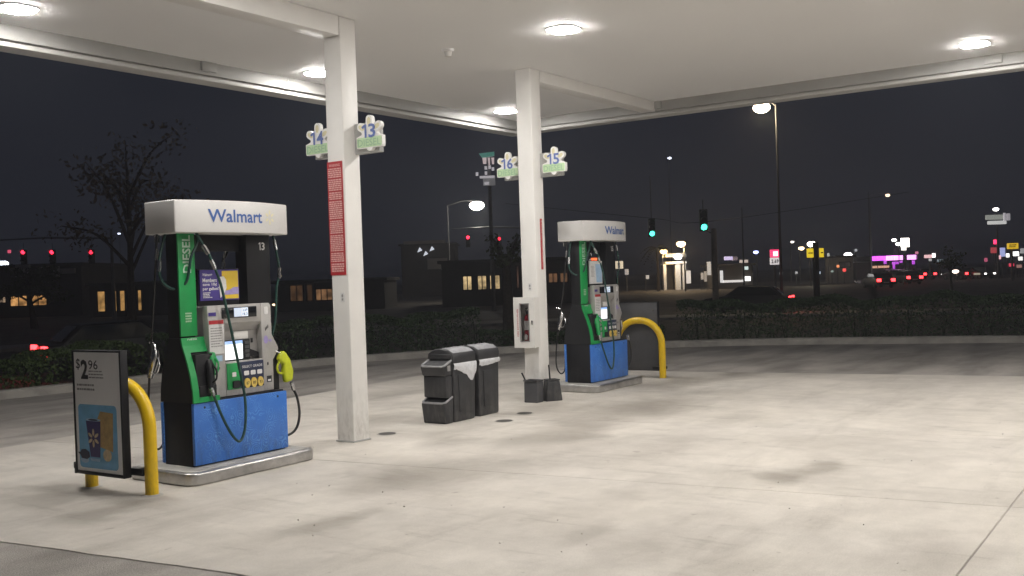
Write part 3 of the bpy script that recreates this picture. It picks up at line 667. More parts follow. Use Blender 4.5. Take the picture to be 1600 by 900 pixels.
def dispenser(cx, label, second=False, num='13'):
    t = thing('fuel_dispenser', label, 'fuel pump', (cx, 8.15, 0.122), 0, 'fuel dispensers')
    W = 0.585
    # lower cabinet
    MB().box(-W+0.012, W-0.012, -0.213, 0.213, 0.0, 0.615).build('cabinet', M['black_metal'], t, bevel=0.004)
    for s in (-1, 1):
        d = MB(); d.box(-W, W, min(s*0.214, s*0.25), max(s*0.214, s*0.25), 0.014, 0.60); d = d.build('lower_door', M['blue'], t, bevel=0.006)
        lk = MB()
        for x in (-0.46, 0.46): lk.add([(x+0.012*math.cos(k*PI/5), s*0.2525, 0.555+0.012*math.sin(k*PI/5)) for k in range(10)], [tuple(range(10) if s < 0 else range(9, -1, -1))])
        lk.build('lock', M['black_print'], d)
    # hose towers with curved shoulders
    prof = [(0.245,0.605),(0.238,0.72),(0.215,0.85),(0.175,0.98),(0.135,1.08),(0.105,1.15),(0.092,1.22)]
    shoulder = [(-y, z) for y, z in prof] + [(y, z) for y, z in prof[::-1]]
    MB().prism(shoulder, 'x', -W+0.003, -0.30).build('hose_tower', M['black_plastic'], t, smooth=False)
    MB().box(-W+0.003, -0.40, -0.085, 0.085, 1.2205, 2.23).build('mast', M['black_metal'], t, bevel=0.006)
    MB().box(0.26, 0.575, -0.085, 0.085, 1.36, 2.23).build('mast', M['black_metal'], t, bevel=0.008)
    b = MB(); b.flat([(0.438,2.06),(0.450,2.06),(0.450,2.14),(0.440,2.14),(0.424,2.128),(0.428,2.118),(0.438,2.124)], -0.0875); b.build('numeral', M['white_print'], t)
    text('numeral', num[1], t, M['white_print'], 0.462, 0.505, 2.06, 2.14, -0.0875, 0.02)
    MB().box(-0.398, 0.258, 0.02, 0.06, 2.05, 2.22).build('crossbar', M['black_metal'], t)
    # green front of the diesel side
    for s in (-1,):
        gf = MB(); pts = [(s*(y+0.016), z) for y, z in prof]; x0, x1 = -W+0.002, -0.395
        bk = [(s*(y-0.004), z) for y, z in prof]
        # edge strip and upper apron
        for (xa, xb, zs_) in ((-W-0.004, -0.52, 0), (-0.52, -0.285, 4)):
            P = pts[zs_:]; Q = bk[zs_:]; k = len(P); o_ = len(gf.v)
            for x in (xa, xb): gf.v += [(x, y, z) for y, z in P] + [(x, y, z) for y, z in Q]
            for i in range(k-1): gf.f += [(o_+i, o_+2*k+i, o_+2*k+i+1, o_+i+1), (o_+k+i, o_+i, o_+i+1, o_+k+i+1), (o_+2*k+i, o_+3*k+i, o_+3*k+i+1, o_+2*k+i+1)]
            gf.f += [(o_, o_+k, o_+3*k, o_+2*k), (o_+k-1, o_+3*k-1, o_+4*k-1, o_+2*k-1)]
        gf.box(-0.52, -0.285, min(s*0.20, s*0.262), max(s*0.20, s*0.262), 0.606, 0.655)
        ap = gf.build('green_apron', M['green'], t)
        gm = MB().box(-W-0.003, -0.395, min(s*0.086, s*0.108), max(s*0.086, s*0.108), 1.235, 2.225).build('green_strip', M['green'], t, bevel=0.004)
        if s < 0:
            text('lettering', 'DIESEL', gm, M['pale_green'], -0.54, -0.445, 1.84, 2.20, -0.110, 0.022, True)
            text('lettering', 'DIESEL', ap, M['white_print'], -0.52, -0.40, 1.185, 1.212, -0.1125, 0.01)
            print_lines('small_print', gm, M['sign_letter'], -0.53, -0.45, 1.36, 1.46, -0.110, 4, 0.6, 0.2, 3)
    rc = MB(); rc.box(-0.515, -0.29, -0.215, -0.14, 0.66, 1.06); rc = rc.build('nozzle_boot', M['black_plastic'], t, bevel=0.01)
    MB().box(-0.50, -0.30, -0.245, -0.216, 0.66, 0.76).build('boot_lip', M['black_plastic'], rc, bevel=0.008)
    # silver head
    hd = MB(); hd.box(-0.285, 0.485, -0.105, 0.105, 0.616, 1.50); hd = hd.build('head', M['silver_dark'], t)
    FY, BY = -0.185, -0.106
    b = MB(); b.prism([(-0.31,0.62),(-0.138,0.62),(-0.132,1.515),(-0.335,1.515)], 'y', FY, BY); b.build('left_panel', M['silver'], t, bevel=0.006)
    b = MB(); b.prism([(0.335,0.62),(0.475,0.62),(0.478,0.93),(0.498,0.955),(0.556,1.03),(0.55,1.055),(0.472,1.19),(0.468,1.49),(0.445,1.515),(0.335,1.515)], 'y', FY, BY); b.build('right_panel', M['silver'], t, bevel=0.006)
    b = MB(); b.box(-0.131, 0.334, FY, BY, 1.335, 1.515); top = b.build('top_panel', M['silver'], t, bevel=0.005)
    b = MB(); b.box(-0.137, 0.334, FY-0.004, BY, 0.62, 0.955); b.build('lower_panel', M['silver'], t, bevel=0.005)
    b = MB(); b.add([(-0.131,FY,1.3345),(0.334,FY,1.3345),(0.334,BY-0.001,1.25),(-0.131,BY-0.001,1.25),(-0.131,BY-0.001,1.3345),(0.334,BY-0.001,1.3345)],
                    [(0,1,2,3),(0,3,4),(1,5,2),(0,4,5,1),(3,2,5,4)]); b.build('recess_hood', M['silver'], t)
    b = MB(); b.box(-0.285, 0.47, 0.106, 0.185, 0.62, 1.515); b.build('rear_head', M['silver'], t, bevel=0.006)
    # price display
    dp = MB().box(-0.165, 0.27, FY-0.012, FY-0.001, 1.385, 1.49).build('price_display', M['display'], top, bevel=0.003)
    o = MB(); o.box(-0.02, 0.07, FY-0.016, FY-0.0125, 1.395, 1.482); o.build('lit_field', M['display_lit'], t)
    o = MB(); o.box(0.073, 0.155, FY-0.016, FY-0.0125, 1.395, 1.482); o.build('lit_field', M['display_pale'], t)
    text('digits', '2.69', t, M['navy'], 0.083, 0.145, 1.445, 1.472, FY-0.018, 0.01); text('digits', '18.3', t, M['navy'], 0.083, 0.145, 1.405, 1.432, FY-0.018, 0.01)
    # card reader, screen, keypad, receipt slot
    RY = BY-0.001
    b = MB(); b.box(0.02, 0.20, RY-0.03, RY, 1.165, 1.245); b.build('card_reader', M['white_plastic'], t, bevel=0.006)
    sc_ = MB().box(-0.15, 0.205, RY-0.05, RY, 0.96, 1.165).build('screen_frame', M['black_plastic'], t, bevel=0.006)
    o = MB(); o.flat([(-0.138,0.972),(0.105,0.972),(0.105,1.123),(-0.138,1.123)], RY-0.053); o.build('screen', M['screen'], sc_)
    o = MB(); o.flat([(-0.138,1.124),(0.105,1.124),(0.105,1.155),(-0.138,1.155)], RY-0.053); o.build('screen_bar', M['screen_bar'], sc_)
    kp = MB()
    for k in range(4): kp.box(0.13, 0.185, RY-0.058, RY-0.0505, 0.985+0.043*k, 1.015+0.043*k)
    kp.build('key', M['dark_grey'], sc_)
    b = MB(); b.prism([(0.22,0.99),(0.33,0.965),(0.33,1.02),(0.22,1.06)], 'y', RY-0.03, RY); b.build('receipt_slot', M['black_plastic'], t)
    b = MB(); b.box(0.255, 0.275, RY-0.012, RY, 1.12, 1.165); b.build('key_lock', M['black_print'], t)
    # grade panel
    gy = FY-0.005
    MB().box(-0.134, 0.025, gy-0.012, gy, 0.68, 0.94).build('green_panel', M['green'], t, bevel=0.004)
    nv = MB().box(0.028, 0.33, gy-0.014, gy, 0.68, 0.942).build('grade_panel', M['navy'], t, bevel=0.004)
    text('small_print', 'SELECT GRADE', nv, M['white_print'], 0.05, 0.31, 0.88, 0.905, gy-0.0165, 0.01)
    bt = MB()
    for x, g_ in ((0.105, '87'), (0.19, '89'), (0.275, '93')):
        MB().flat(rrect(x-0.034, x+0.03, 0.805, 0.85, 0.01), gy-0.0165).build('price_tile', M['white_print'], nv)
        kb_ = MB(); kb_.prism(ellipse(x, 0.728, 0.036, 0.05, 18), 'y', gy-0.028, gy-0.0145); kb_.build('grade_button', M['button'], nv, smooth=True)
        text('numeral', g_, nv, M['black_print'], x-0.018, x+0.018, 0.712, 0.742, gy-0.0305, 0.01)
    b = MB(); b.prism(rrect(-0.075, 0.012, 0.69, 0.765, 0.02), 'y', gy-0.026, gy-0.0125); b.build('diesel_button', M['black_plastic'], t, smooth=True)
    MB().flat(rrect(-0.075, -0.025, 0.805, 0.85, 0.008), gy-0.0145).build('price_tile', M['white_print'], t)
    # stickers
    SY = FY-0.0025
    st = MB().box(-0.325, -0.15, SY-0.002, SY, 1.045, 1.36).build('notice', M['white_print'], t)
    MB().flat([(-0.325,1.335),(-0.15,1.335),(-0.15,1.372),(-0.325,1.372)], SY-0.0045).build('notice_header', M['red_print'], st)
    print_lines('small_print', st, M['grey_print'], -0.31, -0.165, 1.10, 1.30, SY-0.0045, 8, 0.35, 0.3, 8)
    MB().flat([(-0.31,0.972),(-0.175,0.972),(-0.175,1.028),(-0.31,1.028)], SY-0.002).build('sticker', M['pale_blue'], t)
    MB().flat([(-0.325,1.415),(-0.235,1.415),(-0.235,1.45),(-0.325,1.45)], SY-0.002).build('sticker', M['purple'], t)
    b = MB(); b.prism(ellipse(-0.235, 0.905, 0.02, 0.02, 14), 'y', SY-0.01, SY); b.build('lock', M['steel'], t, smooth=True)
    b = MB()
    for k in range(3): b.flat(ellipse(0.385+0.016*k, 1.25+0.012*k, 0.006, 0.02, 10), SY-0.002)
    b.build('contactless_symbol', M['black_print'], t)
    b = MB(); b.flat(ellipse(0.385, 1.142, 0.03, 0.042, 12), SY-0.002); b.flat(ellipse(0.44, 1.13, 0.022, 0.014, 10), SY-0.002); b.build('sticker', M['lilac'], t)
    b = MB(); b.flat(ellipse(0.40, 0.895, 0.011, 0.018, 12), SY-0.002); b.flat([(0.38,0.705),(0.445,0.705),(0.445,0.77),(0.38,0.77)], SY-0.002); b.build('sticker', M['black_print'], t)
    b = MB(); b.flat([(0.392,0.715),(0.433,0.715),(0.433,0.735),(0.392,0.735)], SY-0.004); b.flat(rrect(0.375, 0.425, 1.40, 1.48, 0.015), SY-0.002); b.build('sticker', M['white_print'], t)
    # right-hand boot
    b = MB(); b.prism([(0.478,0.602),(0.582,0.602),(0.582,0.86),(0.56,0.98),(0.50,0.955),(0.478,0.93)], 'y', -0.15, 0.15); b.build('nozzle_boot', M['black_plastic'], t, bevel=0.006)
    b = MB(); b.box(0.487, 0.545, -0.10, 0.10, 0.982, 1.36); b.build('side_panel', M['black_plastic'], t)
    # topper poster
    px0, px1, pz0, pz1, PY = (-0.34, 0.135, 1.565, 1.865, -0.10) if not second else (-0.30, 0.09, 1.54, 1.90, -0.10)
    ps = MB().box(px0, px1, PY, PY+0.02, pz0, pz1).build('poster', M['purple'] if not second else M['white_print'], t)
    MB().box(px0-0.012, px1+0.012, PY+0.021, PY+0.04, pz0-0.05, pz1+0.012).build('poster_frame', M['black_metal'], t)
    if not second:
        w_ = px1-px0; xm = px0+w_*0.56; y1, y2, y3 = PY-0.002, PY-0.004, PY-0.006
        MB().flat([(xm,pz0+0.012),(px1-0.008,pz0+0.012),(px1-0.008,pz1-0.012),(xm,pz1-0.012)], y1).build('print', M['yellow_poster'], ps)
        b = MB(); b.flat([(xm+0.005,pz0+0.05),(px1-0.008,pz0+0.055),(px1-0.008,pz0+0.125),(xm+0.14,pz0+0.125),(xm+0.09,pz0+0.10),(xm+0.005,pz0+0.085)], y2); b.build('print', M['lilac'], ps)
        b = MB(); b.flat([(xm-0.03,pz0+0.02),(xm+0.025,pz0+0.07),(xm+0.05,pz0+0.12),(xm+0.045,pz0+0.2),(xm+0.02,pz0+0.235),(xm-0.03,pz0+0.23),(xm-0.045,pz0+0.18)], y3); b.build('print', M['white_print'], ps)
        for s_, za, zb, xe in (('Walmart+', 0.80, 0.89, 0.25), ('Members', 0.60, 0.73, 0.36), ('save 10¢', 0.46, 0.58, 0.36), ('per gallon!', 0.31, 0.44, 0.40)):
            text('lettering', s_, ps, M['white_print'], px0+0.03, px0+0.03+w_*xe, pz0+za*0.3, pz0+zb*0.3, y1, 0.02)
        print_lines('small_print', ps, M['white_print'], px0+0.03, px0+0.14, pz0+0.02, pz0+0.08, y1, 4, 0.55, 0.3, 5)
    else:
        MB().flat([(px0+0.2,pz0+0.02),(px1-0.015,pz0+0.02),(px1-0.015,pz1-0.05),(px0+0.17,pz1-0.05)], PY-0.002).build('print', M['pale_blue'], ps)
        print_lines('small_print', ps, M['grey_print'], px0+0.03, px0+0.16, pz0+0.1, pz1-0.08, PY-0.002, 9, 0.35, 0.3, 6)
    # valance
    A, Bq = [], []
    N = 22
    def yf(u): return 0.225 + 0.15*(1-u*u)
    front = [(-0.70 + 1.40*k/N, -yf(-1+2*k/N)) for k in range(N+1)]; back = [(x, -y) for x, y in front[::-1]]
    # flat ends with one soft corner at the back
    MB().prism(front + back, 'z', 2.215, 2.525).build('valance', M['valance'], t, bevel=0.012, seg=3, angle=28)
    o = text('lettering', 'Walmart', t, M['brand_blue'], *((-0.40, 0.24) if not second else (-0.24, 0.47)), 2.315, 2.44, 0, 0.016)
    for v in o.data.vertices:
        u = v.co.x/0.70; v.co.y = -yf(u)-0.004
    pm = petals(0.36 if not second else 0.56, 2.378, 0.025, 0.075 if not second else 0.065, 0.012, 0)
    for k in range(6):
        b = MB(); b.add([(x, -yf(x/0.70)-0.004, z) for x, y, z in pm.v[k*12:k*12+12]], [tuple(range(12))]); b.build('petal', M['pale_yellow'], t)
    pb = MB()
    for x in (-0.64, -0.60, -0.55): pb._lathe([(0.012, 2.14), (0.012, 2.214)], (x, 0.16, 0), 8)
    pb.build('hose_stub', M['steel'], t)
    # hoses
    def hose(pts, m, r=0.0135):
        h = MB(); h.tube(smooth_path(pts, 7), r, 8); return h.build('hose', m, t, smooth=True)
    def fitting(a, c, r=0.024):
        h = MB(); a, c = Vector(a), Vector(c); h.tube([a, a.lerp(c, .12), a.lerp(c, .13), a.lerp(c, .87), a.lerp(c, .88), c], [r*0.75, r*0.75, r, r, r*0.75, r*0.75], 10); return h.build('hose_coupling', M['steel'], t, smooth=True)
    hose([(-0.45,-0.2,2.23),(-0.40,-0.26,2.08),(-0.36,-0.29,1.98),(-0.27,-0.31,1.74),(-0.21,-0.33,1.43),(-0.12,-0.34,.99),(-0.05,-0.345,.61),(-0.06,-0.345,.32),(-0.13,-0.345,.19),(-0.22,-0.335,.27),(-0.32,-0.325,.46),(-0.385,-0.30,.66),(-0.40,-0.29,.72)], M['green_hose'])
    fitting((-0.41,-0.25,2.10), (-0.372,-0.283,2.01)); fitting((-0.355,-0.288,1.97), (-0.315,-0.30,1.865), 0.02)
    fitting((-0.385,-0.30,0.655), (-0.405,-0.285,0.74), 0.021)
    hose([(-0.60,.05,2.23),(-0.66,.05,2.05),(-0.69,.05,1.90),(-0.66,.04,1.76),(-0.58,-0.02,1.69),(-0.51,-0.12,1.76),(-0.49,-0.17,1.98),(-0.43,-0.18,2.10),(-0.40,-0.18,2.2)], M['green_hose'])
    fitting((-0.675,.05,1.98), (-0.69,.05,1.86), 0.02)
    hose([(-0.675,.08,2.23),(-0.69,.10,1.9),(-0.685,.18,1.4),(-0.66,.29,.9),(-0.645,.36,.5),(-0.63,.37,.25),(-0.59,.32,.14),(-0.55,.27,.2),(-0.53,.262,.4)], M['black_hose'], 0.011)
    fitting((-0.68,.085,2.08), (-0.688,.095,1.97), 0.018)
    hose([(.655,-.05,2.23),(.685,-.07,2.02),(.70,-.08,1.82),(.675,-.06,1.66),(.66,-.03,1.3),(.62,.06,1.02)], M['green_hose'], 0.012)
    fitting((.664,-.056,2.17), (.678,-.068,2.06), 0.018); fitting((.70,-.08,1.88), (.698,-.078,1.76), 0.02)
    hose([(.72,-.19,.62),(.775,-.20,.50),(.80,-.20,.33),(.765,-.19,.19),(.68,-.17,.125),(.59,-.13,.13),(.588,.0,.2)], M['black_hose'], 0.014)
    hose([(.27,.12,2.23),(.20,.15,2.06),(.16,.16,1.93),(.13,.17,1.6)], M['black_hose'])
    fitting((.225,.14,2.11), (.175,.155,1.99), 0.02); fitting((.165,.16,1.95), (.152,.165,1.86), 0.024)
    # nozzles
    nozzle(t, (-0.405,-0.285,0.735), (math.radians(-14), math.radians(10), 0), M['green'] if second else M['black_plastic'])
    nozzle(t, (-0.36,-0.235,0.80), (math.radians(-10), math.radians(14), 0), M['green'], False, 'nozzle_hood')
    if not second:
        b = MB(); b.prism([(0.605,0.675),(0.70,0.692),(0.716,0.79),(0.675,0.92),(0.625,0.985),(0.592,1.015),(0.55,0.985),(0.52,0.93),(0.548,0.895),(0.588,0.87),(0.585,0.80)], 'y', -0.235, -0.165); nz = b.build('nozzle_hood', M['nozzle_yellow'], t, bevel=0.022, seg=3)
        b = MB(); b.tube(smooth_path([(0.545,-0.2,0.90),(0.515,-0.2,0.85),(0.53,-0.2,0.79),(0.59,-0.2,0.775)], 4), 0.011, 8); b.build('trigger_guard', M['nozzle_yellow'], nz, smooth=True)
        b = MB(); b.tube([(0.57,-0.2,0.985),(0.50,-0.17,1.02)], 0.011, 8); b.build('spout', M['steel'], nz, smooth=True)
    else:
        nozzle(t, (0.69,-0.02,0.66), (math.radians(0), math.radians(-14), math.radians(90)), M['steel'])
    fitting((0.70,-0.20,0.672), (0.735,-0.195,0.585), 0.023)
    nozzle(t, (-0.66,0.29,0.84), (math.radians(10), math.radians(10), 0), M['steel'], True)
    return t
dispenser(6.735, 'nearer fuel pump with blue skirt, purple and yellow topper and acid yellow nozzle')
dispenser(14.21, 'farther fuel pump with blue skirt, white topper and steel nozzles', True, '15')

# ================================================================== BOLLARD HOOPS AND FRAMED POSTER
def hoop(x, y0, y1, label, turn=0.0):
    t = thing('guard_hoop', label, 'bollard', (x, (y0+y1)/2, 0), -PI/2+turn, 'yellow guard hoops')
    a = (y1-y0)/2; r = 0.058; R = a*0.93; Z = 1.045-r
    pts = [(a, 0, -0.05), (a, 0, 0.3), (a, 0, Z-R)] + [(a-R+R*math.cos(k*PI/2/9), 0, Z-R+R*math.sin(k*PI/2/9)) for k in range(1, 10)]
    pts = pts + [(-p[0], p[1], p[2]) for p in pts[::-1]]
    MB().tube(pts, r, 18).build('pipe', M['post_yellow'], t, smooth=True, angle=50)
    for s in (-1, 1):
        b = MB(); b._lathe([(0.10, 0.001), (0.085, 0.006), (0.062, 0.010)], (s*a, 0, 0), 18); b.build('grout_ring', M['island_top'], t, smooth=True)
    return t
hoop(5.535, 7.74, 8.60, 'yellow steel hoop behind the framed price poster at the left', 0.03)
hoop(15.66, 7.70, 8.56, 'yellow steel hoop at the far end of the farther pump')

t = thing('poster_stand', 'black framed poster of a purple coffee cup priced $2.96, clamped to the yellow hoop', 'poster stand', (5.385, 8.262, 0), -PI/2+0.03)
FW, Z0, Z1, TH = 0.352, 0.155, 1.285, 0.075
b = MB(); b.box(-FW, -FW+0.022, 0, TH, Z0, Z1); b.box(FW-0.022, FW, 0, TH, Z0, Z1); b.box(-FW+0.0221, FW-0.0221, 0, TH, Z0, Z0+0.03); b.box(-FW+0.0221, FW-0.0221, 0, TH, Z1-0.016, Z1)
b.build('frame', M['black_metal'], t, bevel=0.003)
MB().box(-FW+0.0222, FW-0.0222, 0.012, TH-0.012, Z0+0.0302, Z1-0.0162).build('backing', M['dark_grey'], t)
PX0, PX1, PZ0, PZ1 = -FW+0.024, FW-0.024, Z0+0.032, Z1-0.018
pp = MB().box(PX0, PX1, 0.006, 0.0118, PZ0, PZ1).build('poster', M['poster'], t)
def U(px): return PX0 + (px-115.5)/(190.5-115.5)*(PX1-PX0)
def V(py): return PZ1 - (py-548.5)/(741.5-548.5)*(PZ1-PZ0)
yy = 0.0045
text('price', '$', pp, M['black_print'], U(119), U(126), V(577.5), V(559), yy, 0.005)
text('price', '2', pp, M['black_print'], U(127), U(139), V(592), V(560.5), yy, 0.035)
text('price', '96', pp, M['black_print'], U(140), U(155.5), V(576), V(561), yy, 0.005)
print_lines('small_print', pp, M['grey_print'], U(140), U(165), V(593), V(578), yy, 3, 0.4, 0.1, 2)
print_lines('small_print', pp, M['grey_print'], U(119.5), U(149), V(614), V(600), yy, 2, 0.45, 0.1, 7)
MB().flat(rrect(U(120), U(183.5), V(736), V(633), 0.04, 6), yy).build('picture', M['poster_blue'], pp)
b = MB(); b.flat([(U(153),V(700)),(U(176),V(707)),(U(178),V(645)),(U(157),V(643)),(U(152),V(655))], yy-0.0015); b.build('print', M['kraft'], pp)
b = MB(); b.flat([(U(138),V(720)),(U(155),V(720)),(U(154),V(724.5)),(U(140),V(724.5))], yy-0.003); b.build('print', M['pale_blue'], pp); b = MB(); b.flat(ellipse(U(145),V(657.5),U(157.5)-U(145),0.014,20), yy-0.003); b.build('print', M['pale_blue'], pp); b = MB(); b.flat(ellipse(U(129),V(723.5),U(136)-U(129),0.028,16), yy-0.003); b.build('print', M['pale_blue'], pp)
b = MB(); b.flat([(U(139.5),V(717.5)),(U(155),V(717.5)),(U(157.5),V(659.5)),(U(133),V(659.5))], yy-0.0045); b.build('print', M['cup'], pp)
b = MB(); b.flat(ellipse(U(145),V(657.5),U(153)-U(145),0.008,20), yy-0.0045); b.build('print', M['berry'], pp)
b = MB(); b.flat([(U(118),V(712)),(U(122),V(716)),(U(124),V(721)),(U(133),V(722)),(U(138),V(718)),(U(137),V(710)),(U(131),V(706)),(U(124),V(707)),(U(122),V(711))], yy-0.0045); b.build('print', M['berry'], pp)
b = MB(); b.flat(ellipse(U(167),V(713),U(174)-U(167),0.055,14), yy-0.0045); b.build('print', M['biscuit'], pp)
petals(U(145), V(687), 0.018, 0.085, 0.015, yy-0.006).build('print', M['biscuit'], pp)
for s in (-1, 1):
    b = MB(); x = s*0.43; b.box(min(s*0.30, x+s*0.07), max(s*0.30, x+s*0.07), TH+0.0005, TH+0.022, 0.175, 0.235); b.box(x-0.065, x+0.065, TH+0.0225, TH+0.155, 0.185, 0.225); b.build('clamp', M['black_metal'], t, bevel=0.006)
MB().box(-FW-0.03, -FW-0.001, 0.005, TH+0.01, 0.15, 0.24).build('clamp', M['black_metal'], t, bevel=0.004)

t = thing('sign_board', 'blank dark back of a framed board behind the far yellow hoop', 'sign board', (15.78, 8.20, 0), -PI/2)
MB().box(-0.37, 0.37, 0, 0.05, 0.13, 1.29).build('board', M['dark_grey'], t, bevel=0.004)
b = MB(); b.box(-0.385, -0.3705, -0.006, 0.056, 0.115, 1.305); b.box(0.3705, 0.385, -0.006, 0.056, 0.115, 1.305); b.box(-0.37, 0.37, -0.006, 0.056, 0.115, 0.1295); b.box(-0.37, 0.37, -0.006, 0.056, 1.2905, 1.305); b.build('frame', M['black_metal'], t)
MB().prism(ellipse(0.30, 1.16, 0.018, 0.018, 12), 'y', -0.012, -0.001).build('bolt', M['steel'], t)
b = MB(); b.box(0.33, 0.53, -0.16, -0.0065, 0.15, 0.20); b.build('clamp', M['black_metal'], t)

# ================================================================== WASTE BINS AND BUCKETS
def bin_body(t, pocket):
    w, d, h = 0.235, 0.205, 0.74
    b = MB(); b.frustum((-w+0.015, w-0.015, -d+0.012, d-0.012), (-w, w, -d, d), 0.0, h); b.build('body', M['bin_plastic'], t, bevel=0.03, seg=3)
    for s in (-1, 1):
        b = MB(); yb, ys = s*(d-0.004), s*(d+0.006)
        b.frustum((-0.13, 0.15, min(yb, ys), max(yb, ys)), (-0.14, 0.16, min(yb, ys), max(yb, ys)), 0.12, 0.60); b.build('raised_panel', M['bin_plastic'], t, bevel=0.008)
    # domed lid
    prof = [(-d-0.008, 0.745), (d+0.008, 0.745), (d+0.008, 0.83), (d-0.01, 0.875), (d*0.6, 0.915), (0.0, 0.935), (-d*0.6, 0.915), (-d+0.01, 0.875), (-d-0.008, 0.83)]
    MB().prism(prof, 'x', -w-0.006, w+0.006).build('lid', M['bin_plastic'], t, bevel=0.022, seg=3)
    b = MB(); pts = prof[3:8]
    for (y, z) in pts: b.v += [(-w+0.02, y*0.97, z+0.004), (w-0.02, y*0.97, z+0.004)]
    for (y, z) in pts: b.v += [(-w+0.02, y*0.97, z-0.01), (w-0.02, y*0.97, z-0.01)]
    k = len(pts)
    for i in range(k-1): b.f += [(2*i, 2*i+1, 2*i+3, 2*i+2)]
    b.f += [(2*i, 2*i+2, 2*k+2*i+2, 2*k+2*i) for i in range(k-1)] + [(2*i+1, 2*k+2*i+1, 2*k+2*i+3, 2*i+3) for i in range(k-1)] + [(0, 2*k, 2*k+1, 1), (2*k-2, 2*k-1, 4*k-1, 4*k-2)]
    b.build('lid_top', M['bin_lid'], t, smooth=True)  # lighter grey sheet over the top of the lid
    # liner folded out over the rim: a rippled skirt
    ln = MB(); K = 44; per = []
    for k in range(K+1):
        u = k/K
        if u < 0.55: x = -w-0.004 + (2*w+0.008)*u/0.55; y = -d-0.010
        else: x = w+0.008; y = -d-0.010 + (2*d)*(u-0.55)/0.45
        per.append((x, y, u))
    rr = random.Random(5 if pocket else 8)
    for (x, y, u) in per:
        dr = (0.06 + (0.17*math.exp(-((u-0.42)/0.12)**2) + 0.05*math.exp(-((u-0.22)/0.1)**2) if pocket else 0.015*math.sin(u*9))) + rr.uniform(-0.006, 0.006)
        bl = rr.uniform(0.002, 0.012)
        ln.v += [(x, y+0.006, 0.748), (x + (bl if u >= 0.55 else 0), y - (bl if u < 0.55 else 0), 0.738), (x + (bl*.6 if u >= 0.55 else 0), y - (bl if u < 0.55 else 0), 0.735-dr*0.5), (x, y-0.001, 0.735-dr)]
    for k in range(K):
        for j in range(3): a = k*4+j; ln.f.append((a, a+4, a+5, a+1))
    ln.build('bag_liner', M['liner'], t, smooth=True, angle=70)
t = thing('waste_bin', 'nearer black waste bin with squeegee pockets and a bag liner hanging over its side', 'waste bin', (10.345, 8.085, 0.0), 0, 'black waste bins')
bin_body(t, True)
def pocket(z0, z1, t):
    b = MB(); xo, xi, zf = -0.42, -0.236, z1-0.075
    b.add([(xo+0.03,-0.18,z0),(xi,-0.18,z0),(xi,0.18,z0),(xo+0.03,0.18,z0),(xo,-0.19,zf),(xi,-0.19,z1),(xi,0.19,z1),(xo,0.19,zf)],
          [(0,3,2,1),(4,5,6,7),(0,1,5,4),(1,2,6,5),(2,3,7,6),(3,0,4,7)]); p = b.build('pocket', M['bin_plastic'], t, bevel=0.016, seg=3)
    def zt(x): return zf + (z1-zf)*(x-xo)/(xi-xo) + 0.004
    rm = MB(); q = [(xi-.01, -0.182), (xo+0.03, -0.182), (xo+0.006, -0.15), (xo+0.006, 0.15), (xo+0.03, 0.182), (xi-.01, 0.182)]
    rm.tube([(x, y, zt(x)) for x, y in q], 0.014, 8); rm.build('rim', M['bin_rim'], p, smooth=True)
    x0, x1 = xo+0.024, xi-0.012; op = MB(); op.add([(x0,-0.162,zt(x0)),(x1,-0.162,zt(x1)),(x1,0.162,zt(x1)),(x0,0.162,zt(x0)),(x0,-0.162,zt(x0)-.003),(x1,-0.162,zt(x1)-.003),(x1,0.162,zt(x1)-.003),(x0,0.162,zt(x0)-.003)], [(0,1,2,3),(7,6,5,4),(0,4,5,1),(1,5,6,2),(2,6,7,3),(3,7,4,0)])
    op.build('opening_shade', M['black_print'], p)  # black sheet on the solid pocket stands for the shade in its mouth
pocket(0.0, 0.33, t); pocket(0.60, 0.79, t)
MB().box(-0.365, -0.236, -0.18, 0.18, 0.325, 0.599).build('towel_housing', M['bin_plastic'], t, bevel=0.012)
MB().box(-0.262, -0.236, -0.185, 0.185, 0.801, 0.868).build('towel_hood', M['bin_plastic'], t, bevel=0.02)
MB().flat([(-0.34,0.66),(-0.28,0.66),(-0.28,0.73),(-0.34,0.73)], -0.192).build('sticker', M['grey_print'], t)
t = thing('waste_bin', 'farther black waste bin with a narrow band of bag liner showing', 'waste bin', (10.90, 8.10, 0.0), 0, 'black waste bins')
bin_body(t, False)

def bucket(loc, rotz, label, flare):
    t = thing('washer_bucket', label, 'bucket', loc, rotz, 'windscreen washer buckets')
    if flare: b = MB().frustum((-0.13, 0.13, -0.085, 0.085), (-0.095, 0.095, -0.08, 0.08), 0, 0.29)
    else: b = MB().frustum((-0.115, 0.115, -0.085, 0.085), (-0.12, 0.12, -0.07, 0.085), 0, 0.30)
    b.build('body', M['bin_plastic'] if flare else M['dark_grey'], t, bevel=0.014, seg=3)
    z = 0.293 if flare else 0.302; a = 0.095 if flare else 0.12
    b = MB(); b.box(-a, a, -0.085, -0.063, z, z+0.022); b.box(-a, a, 0.063, 0.085, z, z+0.022); b.box(-a, -a+0.022, -0.0625, 0.0625, z, z+0.022); b.box(a-0.022, a, -0.0625, 0.0625, z, z+0.022)
    b.build('rim', M['bin_plastic'], t, bevel=0.004)
    MB().box(-a+0.023, a-0.023, -0.062, 0.062, z, z+0.002).build('opening_shade', M['black_print'], t)  # black sheet inside the rim stands for the bucket's shaded hollow
    return t
bucket((12.20, 8.06, 0.0), -PI/2, 'grey washer bucket against the foot of the farther column, left one', False)
bucket((12.45, 7.905, 0.0), -0.60, 'black washer bucket narrowing upwards with a squeegee in it, right one', True)
